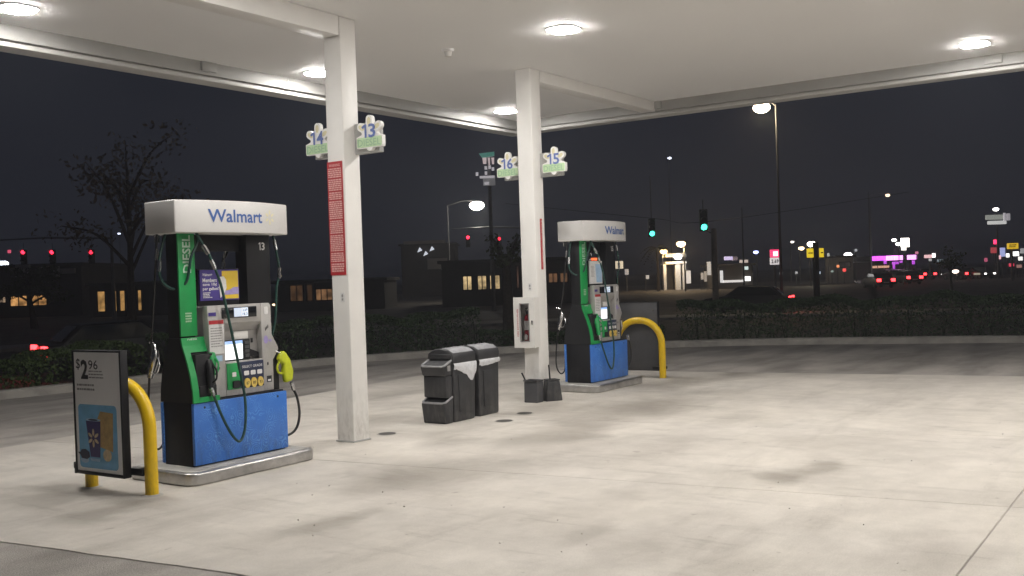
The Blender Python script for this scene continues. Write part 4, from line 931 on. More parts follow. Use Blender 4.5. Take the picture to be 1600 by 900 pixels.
def squeegee(loc, lean, label):
    t = thing('squeegee', label, 'squeegee', loc)
    d = Vector(lean); b = MB(); b.tube([Vector((0,0,0)), d], 0.012, 8); b.build('handle', M['black_plastic'], t, smooth=True)
    b = MB(); b.tube([d*0.0+Vector((0,-0.07,0.02)), Vector((0,0.07,0.02))], 0.02, 8); b.build('sponge_head', M['dark_grey'], t)
squeegee((12.43, 7.915, 0.22), (0.015, 0.03, 0.30), 'black squeegee handle leaning out of the right washer bucket')
squeegee((12.22, 8.15, 0.20), (-0.03, 0.10, 0.22), 'thin squeegee handle leaning out of the left washer bucket')

# well covers in the slab
for (px, py, r_, lb) in ((605, 678, 0.125, 'dark round well cover nearest the closer column'), (788, 658, 0.125, 'dark round well cover in front of the bins'), (820, 646, 0.12, 'dark round well cover nearest the washer buckets')):
    p = gp(px, py); t = thing('well_cover', lb, 'well cover', (p.x, p.y, 0.0), 0, 'round well covers')
    b = MB(); b._lathe([(r_, 0.0005), (r_-0.006, 0.004)], (0,0,0), 24); b.build('ring', M['curb'], t)
    b = MB(); b._lathe([(r_-0.02, 0.0045), (r_-0.022, 0.007)], (0,0,0), 24); b.build('lid', M['roof'], t)

# fallen leaves and grit on the slab: loose, past counting
pts = []
for k in range(45):
    px, py = random.uniform(420, 1590), random.uniform(650, 895); p = gp(px, py); pts.append((p.x, p.y, 0.006))
v, q = leaf_quads(np.array(pts), 0.008, 0.55); v[:, 2] = np.clip(v[:, 2], 0.002, 0.011)
me = bpy.data.meshes.new('leaf_litter'); me.from_pydata([tuple(p) for p in v], [], [tuple(int(i) for i in f) for f in q]); me.materials.append(M['bark'])
o = bpy.data.objects.new('leaf_litter', me); COL.objects.link(o); tag(o, 'scattered dry leaf bits and grit on the pale slab', 'litter', kind='stuff')

# ================================================================== HEDGES
def hedge(i0, i1, off, width, h0, h1, label, m=None, density=620, size=0.040, name='hedge'):
    line = offset_line(KERB, off+width/2)[i0:i1+1]; n_ = len(line); hs = [h0+(h1-h0)*k/(n_-1) for k in range(n_)]
    L_ = [0.0]
    for a, b_ in zip(line, line[1:]): L_.append(L_[-1] + (b_-a).length)
    tot = L_[-1]; t = thing(name, label, 'hedge', line[n_//2])
    org = line[n_//2]
    def at(s):
        j = max(0, min(n_-2, int(np.searchsorted(L_, s))-1)); f = (s-L_[j])/max(1e-6, L_[j+1]-L_[j]); p = line[j].lerp(line[j+1], f)
        tt = (line[j+1]-line[j]).normalized(); return p, Vector((-tt.y, tt.x, 0)), hs[j]+(hs[j+1]-hs[j])*f
    # woody stems inside
    c = MB(); K = int(tot/0.6)
    for k in range(K):
        p, nn, h = at(tot*(k+random.random())/K); f0 = p + nn*random.uniform(-width*.3, width*.3) - org
        for q in range(2):
            e = f0 + nn*random.uniform(-.25, .25) + Vector((random.uniform(-.2, .2), random.uniform(-.2, .2), 0)); c.tube([(f0.x, f0.y, 0.02), ((f0.x+e.x)/2, (f0.y+e.y)/2, h*.45), (e.x, e.y, h*.85)], [.018, .013, .006], 5)
    c.build('stems', M['twig'], t)['kind'] = 'stuff'
    cnt = int((tot*(h0+h1)/2*2 + tot*width)*density); P = np.zeros((cnt, 3))
    rs = RNG.random((cnt, 4))
    for k in range(cnt):
        p, nn, h = at(rs[k, 0]*tot); face = rs[k, 1]; bump_ = 0.06*math.sin(rs[k,0]*tot*2.3) + 0.05*math.sin(rs[k,0]*tot*5.1+1)
        fr = h/(2*h+1.5*width)
        if face < fr*1.0: u, z = -width/2*(1-0.30*rs[k,3]), 0.10 + rs[k,2]*(h-0.10+bump_)
        elif face < fr*1.5: u, z = width/2*(1-0.22*rs[k,3]), 0.10 + rs[k,2]*(h-0.10+bump_)
        else: u, z = (rs[k,2]*2-1)*width/2, h + bump_ - 0.16*h*rs[k,3]**2
        if z > h*0.8: u *= 0.93
        q_ = p + nn*(u + bump_*0.5) - org; P[k] = (q_.x, q_.y, z)
    o = bpy.data.objects.new('foliage', leaf_mesh('foliage', P, size, m or M['leaf'])); COL.objects.link(o); o.parent = t
    return t
def kerb_index(px):      # nearest kerb station to a photo column
    best, bi = 1e9, 0
    for i, p in enumerate(KERB):
        d = p - Vector((0, 0, 0)); dep = AX_F[0]*p.x + AX_F[1]*p.y
        if dep < 1: continue
        x = 800 + F_PX*(AX_R[0]*p.x + AX_R[1]*p.y)/dep
        if abs(x-px) < best: best, bi = abs(x-px), i
    return bi
HI = kerb_index
hedge(HI(-150), HI(225), 0.28, 1.6, 0.62, 0.74, 'low leafy green bank at the left edge, behind the price poster', M['leaf_ground'], 620, 0.042, 'shrub_bank')
hedge(HI(225)+1, HI(510), 0.30, 1.3, 0.80, 0.92, 'dark clipped hedge between the nearer pump and the nearer column')
hedge(HI(510)+1, HI(748), 0.35, 1.3, 0.95, 0.98, 'dark clipped hedge with a rounded end, behind the waste bins')
hedge(HI(760), HI(1045), 0.40, 1.2, 0.42, 0.55, 'lower dark planting behind the farther pump')
hedge(HI(1045)+1, HI(1750), 0.40, 1.5, 1.00, 1.04, 'long dark hedge along the kerb across the right half')

# ================================================================== TREES
def tree(px, dist, h, cr, tr, label, leaves=2600, m=None, clear=0.4, size=0.16, seed=0, squash=0.75, name='tree'):
    r_ = random.Random(seed); p = base(px, dist); t = thing(name, label, 'tree', p)
    lean = Vector((r_.uniform(-.3, .3), r_.uniform(-.3, .3), 0)); b = MB(); zc = h*clear
    trunk = smooth_path([(0,0,-0.05),(lean.x*.3,lean.y*.3,zc*.5),(lean.x*.7,lean.y*.7,zc),(lean.x,lean.y,h*.72)], 4)
    b.tube(trunk, [tr*(1.25-0.95*i/(len(trunk)-1)) for i in range(len(trunk))], 9)
    tips = []
    for k in range(11):
        a = k*2.4 + r_.uniform(-.4, .4); z0 = zc*0.85 + (h*.68-zc*.85)*k/11; rr = cr*r_.uniform(.55, .95)*(1-0.35*k/11)
        s0 = Vector((lean.x*.7, lean.y*.7, z0)); e = s0 + Vector((math.cos(a)*rr, math.sin(a)*rr, r_.uniform(.1, .32)*h)); mid = s0.lerp(e, .5) + Vector((0, 0, .05*h))
        pa = smooth_path([s0, mid, e], 4); b.tube(pa, [tr*.42*(1-.8*i/(len(pa)-1)) for i in range(len(pa))], 6); tips += [mid, e, s0.lerp(e, .78)]
    b.build('trunk', M['bark'], t, smooth=True)
    C = [(x, r_.uniform(.32, .62)*cr*.55) for x in tips]; P = []
    w = np.array([c[1]**2 for c in C]); w /= w.sum(); idx = RNG.choice(len(C), leaves, p=w)
    d = RNG.normal(size=(leaves, 3)); d /= np.linalg.norm(d, axis=1)[:, None]; rad = RNG.random(leaves)**.45
    for k in range(leaves):
        c, R0 = C[idx[k]]; P.append((c.x + d[k,0]*R0*rad[k]*1.2, c.y + d[k,1]*R0*rad[k]*1.2, c.z + d[k,2]*R0*rad[k]*squash))
    o = bpy.data.objects.new('crown', leaf_mesh('crown', P, size, m or M['leaf_dark'])); COL.objects.link(o); o.parent = t
    return t
tree(203, 34, 8.3, 2.6, 0.16, 'dim brownish tree with a thin crown behind the price poster', 1700, M['leaf_brown'], seed=2, size=0.085)
tree(794, 31, 3.7, 0.7, 0.19, 'short dark tree trunk just left of the extinguisher cabinet', 420, seed=5, clear=.75, size=0.08)
tree(52, 66, 4.6, 2.2, 0.2, 'dark tree in front of the orange lit windows at far left', 1600, seed=8, size=0.16)
tree(1487, 60, 3.2, 1.0, 0.07, 'slender young tree at the right in front of the red tail lamps', 260, seed=21, size=0.1, clear=.6)
def palm(px, dist, h, label, seed=0):
    r_ = random.Random(seed); t = thing('palm_tree', label, 'palm', base(px, dist)); b = MB()
    b.tube([(0,0,-.05),(.05,0,h*.5),(0,.05,h)], [.2,.15,.13], 9); b.build('trunk', M['bark'], t, smooth=True)
    f = MB()
    for k in range(26):
        a = k*2.4; el = r_.uniform(-.5, 1.0); L = r_.uniform(1.5, 2.2); d = Vector((math.cos(a), math.sin(a), 0)); sd = Vector((-d.y, d.x, 0))
        for j in range(9):
            s = (j+1)/9; c = Vector((0,0,h)) + d*(L*s*math.cos(el)) + Vector((0,0,L*(s*math.sin(el) - .75*s*s)))
            for sg in (-1, 1):
                tip = c + sd*sg*.42*(1-.5*s) + d*.22 - Vector((0,0,.16)); f.add([c, c+d*.10, tip], [(0,1,2)])
    f.build('fronds', M['frond'], t)
palm(1028, 118, 5.0, 'palm lit amber beside the small white drive-through canopy', 3)

# ================================================================== STREET LAMPS, SIGNALS, POLES
def lamp_light(parent, loc, col, watts, radius=0.15):
    ld = bpy.data.lights.new('lamp_light', 'POINT'); ld.color = col; ld.energy = watts; ld.shadow_soft_size = radius
    lo = bpy.data.objects.new('lamp_light', ld); COL.objects.link(lo); lo.parent = parent; lo.location = loc; return lo
def street_lamp(px, py, dist, pole_px, label, col=(1, .86, .62), s=14, size=0.36, watts=0, group='street lamps', pole_m='pole_steel'):
    size *= 1.0 if dist < 60 else 1.6
    p = far(px, py, dist); bq = base(pole_px, dist); t = thing('street_lamp', label, 'street lamp', bq, FACE, group)
    mi = Matrix.Rotation(-FACE, 3, 'Z'); l_ = mi @ Vector((p.x-bq.x, p.y-bq.y, 0)); h = p.z-ROAD_Z
    b = MB(); b.tube([(0,0,-.05),(0,0,h*.5),(0,0,h+.12)], [.085,.065,.045], 8); b.build('pole', M[pole_m], t, smooth=True)
    if abs(l_.x) > .15:
        b = MB(); b.tube([(0,0,h+.06),(l_.x*.5,l_.y*.5,h+size*.5+.12),(l_.x,l_.y,h+size*.5+.06)], .035, 6); b.build('arm', M[pole_m], t, smooth=True)
    b = MB(); b._lathe([(size*.55,.0),(size*.5,.06),(size*.3,.1),(.05,.12)], (l_.x,l_.y,h+size*.465), 14); b.build('head', M['dark_grey'], t, smooth=True)
    b = MB(); b._lathe([(.03,-size*.6),(size*.55,-size*.5),(size*.88,-size*.22),(size*.95,0),(size*.82,size*.28),(size*.5,size*.46)], (l_.x,l_.y,h), 14); b.build('lens', glow_mat('street lamp lens', col, s), t, smooth=True)
    if watts: lamp_light(t, (l_.x, l_.y, h-size-.15), col, watts)
    return t
street_lamp(1190, 168, 52, 1220, 'tall street lamp glowing warm just under the right canopy edge', (1, .80, .52), 40, .46, 240)
street_lamp(745, 321, 96, 703, 'white street lamp with a long arm between the two columns', (1, .95, .84), 30, .46, 650)
street_lamp(1064, 381, 112, 1070, 'amber lamp on a post beside the small white drive-through', (1, .70, .36), 8, .34, 700)
street_lamp(1037, 393, 122, 1036, 'lower amber lamp above the amber lit palm', (1, .66, .28), 7, .30, 400)
street_lamp(1268, 381, 118, 1266, 'pale lamp above the yellow signal heads', (1, .92, .7), 8, .34, 300)
street_lamp(1252, 388, 138, 1250, 'small amber lamp left of the yellow signal heads', (1, .74, .42), 7, .26)
street_lamp(1325, 398, 140, 1327, 'white lamp on the pale kiosk left of the purple canopy', (1, .97, .92), 9, .36, 400)
street_lamp(1181, 394, 130, 1183, 'small blue white lamp right of the dark storefront', (.35, .42, 1), 7, .22)
street_lamp(1397, 375, 150, 1398, 'upper small white lamp left of the blazing pylon sign', (1, .97, .92), 7, .24)
street_lamp(1404, 381, 146, 1405, 'lower small white lamp left of the blazing pylon sign', (1, .97, .92), 8, .28)
street_lamp(1387, 305, 140, 1362, 'faint warm lamp high above the purple lit canopy', (1, .72, .5), 3, .22)
street_lamp(1046, 247, 150, 1050, 'faint star like lamp high above the green signals', (.8, .85, 1), 3, .20)
street_lamp(5, 412, 110, -12, 'white lamp at the left edge of the photo', (.8, .85, 1), 9, .36, 300)
street_lamp(1238, 378, 150, 1236, 'tiny pale lamp left of the yellow signal heads, higher up', (1, .9, .8), 3, .18)
street_lamp(1556, 327, 130, 1560, 'white lamp above the pale pylon sign at the right', (1, .97, .92), 7, .24)
street_lamp(1493, 424, 120, 1494, 'low pinkish bollard lamp right of the red tail lamps', (1, .78, .66), 5, .24)
street_lamp(428, 476, 48, 430, 'small amber light low beside the nearer pump', (1, .72, .42), 3, .09)
street_lamp(186, 365, 140, 190, 'pin-prick white lamp left of the nearer pump valance', (.7, .78, 1), 3, .14)

def signal(px, py, dist, lit, label, hang=1.2, group='traffic signals', s=6):
    p = far(px, py, dist); idx = {'red': 0, 'amber': 1, 'green': 2}[lit]
    t = thing('traffic_signal', label, 'traffic light', p, FACE, group); z0 = .36*idx
    b = MB(); b.box(-.2, .2, 0, .26, z0-.92, z0+.2); b.build('housing', M['black_metal'], t, bevel=.02)
    b = MB(); b.tube([(0,.13,z0+.2),(0,.13,z0+.2+hang)], .03, 6); b.build('hanger', M['pole_steel'], t)
    cols = [('signal red', (1,.02,.05)), ('signal amber', (1,.5,.05)), ('signal green', (.05,1,.62))]
    for k in range(3):
        z = z0-.36*k; m = glow_mat(cols[k][0]+' lit', cols[k][1], s) if k == idx else M['display']
        b = MB(); b.prism(ellipse(0, z, .15, .15, 16), 'y', -.03, -.002); ln_ = b.build('lens', m, t)
        v_ = MB(); K = 10
        for i in range(K+1):
            a = PI*i/K; v_.v += [(.17*math.cos(a), -.002, z+.17*math.sin(a)), (.17*math.cos(a), -.22, z+.17*math.sin(a))]
        v_.f = [(2*i, 2*i+1, 2*i+3, 2*i+2) for i in range(K)]; v_.build('visor', M['black_metal'], ln_)
    return t
signal(1019, 365, 62, 'green', 'round green traffic light hanging from a wire, left of the two green ones', 2.6)
signal(1100, 355, 52, 'green', 'bright green traffic light beside the pale concrete pole', .5)
signal(36, 394, 78, 'red', 'leftmost of the three red traffic lights at far left', .5)
signal(81, 394, 78, 'red', 'middle of the three red traffic lights at far left', .5)
signal(142, 394, 78, 'red', 'rightmost of the three red traffic lights at far left', .5, s=4)
signal(731, 371, 95, 'red', 'red traffic light below the white street lamp', .5)
signal(780, 373, 95, 'red', 'dimmer red traffic light beside the dark trunk', .5, s=3)
def mast(pole_px, end_px, py, dist, label):
    p, e = base(pole_px, dist), far(end_px, py, dist); t = thing('signal_mast', label, 'signal mast', p, FACE); mi = Matrix.Rotation(-FACE, 3, 'Z')
    q = mi @ Vector((e.x-p.x, e.y-p.y, 0)); h = e.z-ROAD_Z
    b = MB(); b.tube([(0,.13,-.05),(0,.13,h+.6)], [.16,.1], 10); b.build('pole', M['pole_steel'], t, smooth=True)
    b = MB(); b.tube([(0,.13,h-.1),(q.x*.5,q.y*.5+.13,h+.08),(q.x,q.y+.13,h)], [.09,.07,.04], 8); b.build('arm', M['pole_steel'], t, smooth=True)
mast(176, -40, 377, 78, 'dark steel mast arm carrying the three far left red lights')
mast(818, 705, 358, 95, 'dark steel mast arm carrying the two red lights by the trunk')
# span wire with the pale concrete pole
pA, pB = far(940, 325, 62), far(1117, 352, 50)
t = thing('concrete_pole', 'pale concrete signal pole right of the bright green light', 'pole', base(1117, 50), FACE)
b = MB(); h_ = far(1117, 357, 50).z-ROAD_Z; b.tube([(0,0,-.05),(0,0,h_)], [.17,.13], 10); b.build('shaft', M['pole_concrete'], t, smooth=True)
b = MB(); b.tube([(-.05,0,h_-.25),(-.45,-.0,h_-.05)], .03, 6); b.build('arm', M['pole_steel'], t)
def pole(px, top, dist, label, r=.07, m='pole_steel'):
    t = thing('utility_pole', label, 'pole', base(px, dist), FACE, 'thin poles along the road'); h = far(px, top, dist).z-ROAD_Z
    b = MB(); b.tube([(0,0,-.05),(0,0,h)], [r*1.2, r*.8], 8); b.build('shaft', M[m], t, smooth=True)
    b = MB(); b.lathe([(r*.9, h+.001), (r*.5, h+.06)], (0,0,0), 8); b.build('cap', M[m], t)
pole(1162, 325, 85, 'thin pole above the dark storefront, left of the blue lamp')
pole(1485, 400, 70, 'thin grey post in front of the slender young tree', .05)
pole(1360, 300, 110, 'thin pole at the left end of the purple canopy', .06)
wire = MB(); a_ = far(790, 318, 62); c_ = far(1117, 345, 50); e_ = far(1420, 300, 62)
wire.tube(smooth_path([a_, far(1019, 341, 62), c_, e_], 6), .013, 5)
tag(wire.build('span_wire', M['black_metal']), 'thin dark cable strung across the road above the green lights', 'cable')

# signal heads seen from the side, yellow
t = thing('signal_post', 'dark post with two yellow lit signal boxes side by side', 'signal post', base(1275, 60), FACE)
h_ = far(1275, 384, 60).z-ROAD_Z; s_ = 60/F_PX
b = MB(); b.tube([(0,0,-.05),(0,0,h_+.2)], [.2,.17], 10); b.build('post', M['black_metal'], t, smooth=True)
for x0, x1 in ((-13.5*s_, -4*s_), (6*s_, 12*s_)):
    zc = h_-.42
    k = MB().box(x0, x1, -.12, .08, zc-.27, zc+.27).build('signal_box', mat('signal box yellow', (.7,.55,.03), .5, var=.1, emis=(1,.72,.03), es=.75), t, bevel=.02)
    b = MB(); b.box(x0+.04, x1-.04, -.135, -.1205, zc-.03, zc+.03); b.build('louvre', M['black_print'], k)

# ================================================================== BUILDINGS AND SIGNS ACROSS THE ROAD
WARM = (1.0, .62, .24)
def bbox_px(px0, px1, py0, py1, dist):
    """size in metres of a far rectangle and its foot point"""
    c = (px0+px1)/2; p = base(c, dist); s = dist/F_PX; w = (px1-px0)*s; z1 = far(c, py0, dist).z; z0 = max(0.0, far(c, py1, dist).z); return p, w, z0, z1
def building(px0, px1, py_top, dist, depth, label, wall='dark_wall', cat='building', name='building', roof_over=.3, turn=0.0):
    p, w, z0, z1 = bbox_px(px0, px1, py_top, 600, dist); t = thing(name, label, cat, p, FACE+turn)
    MB().box(-w/2, w/2, 0, depth, 0, z1-ROAD_Z-.25).build('wall', M[wall], t)
    MB().box(-w/2-roof_over, w/2+roof_over, -roof_over, depth+roof_over, z1-ROAD_Z-.249, z1-ROAD_Z).build('roof', M['roof'], t, bevel=.03)
    t['w'] = w; t['h'] = z1; t['x0'] = px0; t['s'] = dist/F_PX; t['d'] = dist; del_keys(t); return t, (lambda px: (px-(px0+px1)/2)*dist/F_PX), (lambda py: far((px0+px1)/2, py, dist).z-ROAD_Z)
def del_keys(t):
    for k in ('w','h','x0','s','d'):
        if k in t: del t[k]
def window(t, x0, x1, z0, z1, col, s, bars=1, y=-.001, frame='black_metal'):
    f = MB(); w = .09
    f.box(x0, x1, y-.07, y-.001, z0, z0+w); f.box(x0, x1, y-.07, y-.001, z1-w, z1); f.box(x0, x0+w, y-.07, y-.001, z0+w, z1-w); f.box(x1-w, x1, y-.07, y-.001, z0+w, z1-w)
    for k in range(1, bars+1):
        xm = x0+(x1-x0)*k/(bars+1); f.box(xm-.04, xm+.04, y-.07, y-.001, z0+w, z1-w)
    f = f.build('window', M[frame], t)
    MB().box(x0+w, x1-w, y-.03, y-.0015, z0+w, z1-w).build('pane', lit_pane(col, s), f); return f
def lit_pane(col, s):
    """a lit room seen through glass: uneven, with darker furniture shapes"""
    m = bpy.data.materials.new('lit window pane'); m.use_nodes = True; n, l = nt(m); b = n["Principled BSDF"]; b.inputs["Base Color"].default_value = (.05,.05,.05,1)
    tc = n.new("ShaderNodeTexCoord"); no = n.new("ShaderNodeTexNoise"); no.inputs["Scale"].default_value = 1.1; no.inputs["Detail"].default_value = 5; l.new(tc.outputs["Object"], no.inputs["Vector"])
    r = n.new("ShaderNodeMapRange"); r.inputs[1].default_value = .36; r.inputs[2].default_value = .62; r.inputs[3].default_value = .18*s; r.inputs[4].default_value = s; l.new(no.outputs["Fac"], r.inputs[0])
    b.inputs["Emission Color"].default_value = tuple(col)+(1,); l.new(r.outputs[0], b.inputs["Emission Strength"]); return m
# shop with three lit windows, seen between the columns
t, X, Z = building(690, 905, 404, 82, 10, 'long dark low shop with three bright cream windows, seen between the columns', 'dark_wall')
for a, b_ in ((722, 738), (745, 761), (764, 782)): window(t, X(a), X(b_), Z(452), Z(428), (1,.72,.36), .85, 1)
window(t, X(806), X(812), Z(452), Z(415), (.7,.36,.26), .10, 0); window(t, X(856), X(872), Z(445), Z(428), (.85,.42,.2), .22, 1); window(t, X(874), X(888), Z(445), Z(428), (.85,.42,.2), .18, 1)
# pale fronted building with little flood lit gables
t, X, Z = building(628, 712, 380, 135, 9, 'dim building with a pale roof edge left of the cream windows', 'dark_wall')
MB().box(X(633), X(698), -.55, -.31, Z(381), Z(376)).build('roof_trim', M['pale_wall'], t)
MB().box(X(669), X(700), -.5, -.02, Z(421), Z(404)).build('porch', M['pale_wall'], t, bevel=.05)
b = MB()
for x, y in ((658, 392), (677, 391), (667, 398), (694, 420)): b.add([(X(x-4), -.56, Z(y+2)), (X(x+4), -.56, Z(y-1)), (X(x), -.56, Z(y-6)), (X(x-4), -.50, Z(y+2)), (X(x+4), -.50, Z(y-1)), (X(x), -.50, Z(y-6))], [(0,1,2),(5,4,3),(0,3,4,1),(1,4,5,2),(2,5,3,0)])
b.build('flood_lamp', glow_mat('small flood lamp', (.85,.9,1), .8), t)
# houses at the far left
t, X, Z = building(-60, 128, 413, 96, 12, 'dim low building with warm orange windows at the far left', 'dark_wall')
for k, (a, b_) in enumerate(((30, 52), (70, 97), (100, 122))): MB().box(X(a), X(b_), -.6, -.31, Z(434-k*6+8), Z(414+k*4)).build('dormer', M['pale_wall'], t)
window(t, X(-4), X(10), Z(473), Z(462), (1,.7,.45), .5, 1); window(t, X(15), X(43), Z(479), Z(461), (1,.5,.17), .8, 1); window(t, X(45), X(74), Z(479), Z(461), (1,.5,.17), .8, 1)
t, X, Z = building(140, 300, 440, 88, 9, 'dark building with narrow amber windows behind the dim tree', 'dark_wall')
for a, b_ in ((151, 165), (176, 183), (186, 196), (214, 222)): window(t, X(a), X(b_), Z(486), Z(452), (1,.55,.18), .55, 0)
t, X, Z = building(430, 600, 436, 84, 9, 'dark building with a dim orange window just left of the nearer column', 'dark_wall')
window(t, X(452), X(474), Z(470), Z(443), (1,.5,.22), .09, 1); window(t, X(492), X(520), Z(470), Z(450), (1,.52,.24), .26, 2); window(t, X(478), X(489), Z(470), Z(443), (1,.5,.22), .05, 0)
# small white drive-through
p, w, z0, z1 = bbox_px(1030, 1072, 396, 600, 125); t = thing('drive_through', 'small white lit drive-through canopy on pale columns', 'kiosk', p, FACE); s_ = 125/F_PX
zz = lambda py: max(0.0, far(1050, py, 125).z-ROAD_Z); xx = lambda px: (px-1051)*s_
MB().box(xx(1037), xx(1068), -2, 3, zz(402), zz(396)).build('upper_roof', M['pale_wall'], t, bevel=.05)
MB().box(xx(1037), xx(1070), -1.8, 3, zz(413), zz(409)).build('lower_roof', M['white_plastic'], t, bevel=.05)
white_wall = mat('flood lit white wall', (.8,.8,.8), .6, var=.05)
for a, b_ in ((1052, 1060), (1063, 1068), (1033, 1038)): MB().box(xx(a), xx(b_), -1.6, -.9, 0, zz(413)-.01).build('column', white_wall, t)
MB().box(xx(1038), xx(1052), .5, 2.8, 0, zz(413)-.01).build('kiosk_wall', M['dark_wall'], t)
b = MB(); b._lathe([(.05,-.35),(.38,-.25),(.5,0),(.38,.25),(.05,.35)], (xx(1055), -2.3, zz(402)), 14); b.build('globe_lamp', glow_mat('white globe lamp', (1,.98,.95), 9), t, smooth=True)
lamp_light(t, (xx(1058), -4.5, zz(405)), (1,.97,.92), 260, .3)
# dark storefront with a white lit edge
t, X, Z = building(1122, 1176, 412, 118, 9, 'dark storefront outlined by a white lit edge, right of the concrete pole', 'dark_wall')
edge = glow_mat('white edge light', (1,.98,.96), .75)
MB().box(X(1124.5), X(1128.5), -.35, -.05, Z(441), Z(422)).build('edge_light', edge, t)
MB().box(X(1129), X(1160), -.36, -.06, Z(441), Z(437.5)).build('edge_light', edge, t)
MB().box(X(1160.5), X(1171), -.40, -.08, Z(439.5), Z(432.5)).build('lit_panel', glow_mat('bright doorway', (1,.99,.97), 2.2), t)
MB().box(X(1163), X(1168), -.40, -.08, Z(422), Z(417)).build('lit_panel', glow_mat('entrance lamp', (.8,1,.97), .9), t)
MB().box(X(1131), X(1143), -.7, -.31, Z(406), Z(400.5)).build('lit_sign', glow_mat('lilac sign', (.72,.62,1), .9), t)
MB().box(X(1143.5), X(1151), -.68, -.31, Z(407), Z(401)).build('dim_sign', glow_mat('dim lilac sign', (.3,.22,.4), .2), t)
MB().box(X(1155), X(1167), -.7, -.31, Z(411), Z(406.5)).build('lit_sign', glow_mat('cream sign', (1,.85,.75), .5), t)
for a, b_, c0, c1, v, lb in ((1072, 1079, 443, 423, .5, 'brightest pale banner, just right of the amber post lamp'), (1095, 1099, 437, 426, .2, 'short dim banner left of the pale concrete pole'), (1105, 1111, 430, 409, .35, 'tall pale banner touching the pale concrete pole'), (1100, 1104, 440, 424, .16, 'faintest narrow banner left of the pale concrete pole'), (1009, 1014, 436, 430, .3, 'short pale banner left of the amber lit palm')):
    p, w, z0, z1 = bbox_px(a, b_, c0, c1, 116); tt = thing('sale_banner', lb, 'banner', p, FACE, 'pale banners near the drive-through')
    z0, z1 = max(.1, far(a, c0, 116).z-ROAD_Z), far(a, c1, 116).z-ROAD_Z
    MB().box(-w/2, w/2, -.03, .03, z0, z1).build('cloth', glow_mat('self glowing banner', (1,1,1), v), tt); MB().tube([(-w/2-.04,0,0),(-w/2-.04,0,z1+.1)], .03, 6).build('stake', M['pole_steel'], tt)  # cloth glows by itself; its flood lit look is put into the material
def pylon(px, py0, py1, w_px, dist, label, panels, pole_r=.12, cat='road sign', extra=None):
    """lit road sign on a post; panels = (py_top, py_bottom, px_left, px_right, colour, strength)"""
    t = thing('pylon_sign', label, cat, base(px, dist), FACE); s_ = dist/F_PX; h = far(px, py0, dist).z-ROAD_Z
    b = MB(); b.tube([(0,.1,-.05),(0,.1,h)], [pole_r, pole_r*.8], 8); b.build('post', M['pole_steel'], t, smooth=True); k = 0
    for (a, c, l_, r__, col, st) in panels:
        bx = MB().box((l_-px)*s_, (r__-px)*s_, -.22-.012*k, .0, far(px, c, dist).z-ROAD_Z, far(px, a, dist).z-ROAD_Z).build('sign_box', glow_mat('sign face', col, st), t, bevel=.04); k += 1
    return t
t = pylon(1211, 388, 416, 16, 100, 'red road sign with a white panel of black figures below it', [(390,402,1203.5,1218,(1,.04,.16),1.6),(402.8,413.5,1203,1217.5,(1,.93,.93),.75)])
s_ = 100/F_PX; zf = lambda py: far(1211, py, 100).z-ROAD_Z
b = MB(); b.box(-3*s_, 4*s_, -.26, -.236, zf(400), zf(393)); b.build('lit_figure', glow_mat('pink white figure', (1,.8,.88), 2.0), t)
text('lettering', '2.69', t, M['black_print'], -6.5*s_, 5*s_, zf(411.5), zf(405), -.24, .03)
pylon(1415, 371, 400, 14, 140, 'blazing white pylon sign above the purple canopy', [(372,386,1408,1421,(1,.95,.86),4.5),(386.5,391,1408.5,1416,(1,.93,.84),2.2)])
pylon(1453, 396, 414, 16, 130, 'small pinkish white sign right of the purple canopy', [(398,403,1444,1456,(1,.6,.62),1.0),(396,402.5,1456.5,1461,(1,.95,.92),3.0),(404,408,1451,1455,(.8,.8,.8),.5)])
pylon(1469, 404, 412, 8, 140, 'faint blue grey slanted sign between the two sets of tail lamps', [(405,409,1464,1473,(.4,.55,.6),.35)])
t = pylon(1582, 379, 395, 14, 110, 'yellow road sign with dark lettering at the right edge', [(380,389,1573.5,1590.5,(1,.62,.02),.75)])
s_ = 110/F_PX; zf = lambda py: far(1582, py, 110).z-ROAD_Z
print_lines('lettering', t, M['black_print'], -6*s_, 6*s_, zf(387.5), zf(382), -.224, 2, .6, .2, 4)
t = pylon(1560, 333, 352, 30, 120, 'pale worn pylon sign high above the yellow road sign', [(335.5,343,1541,1568,(.75,.78,.70),.32),(345,350.5,1544,1573,(.95,.95,.92),.6),(333,346,1569,1572,(.8,.75,.8),.5),(334,345,1574,1579,(.75,.7,.75),.4)])
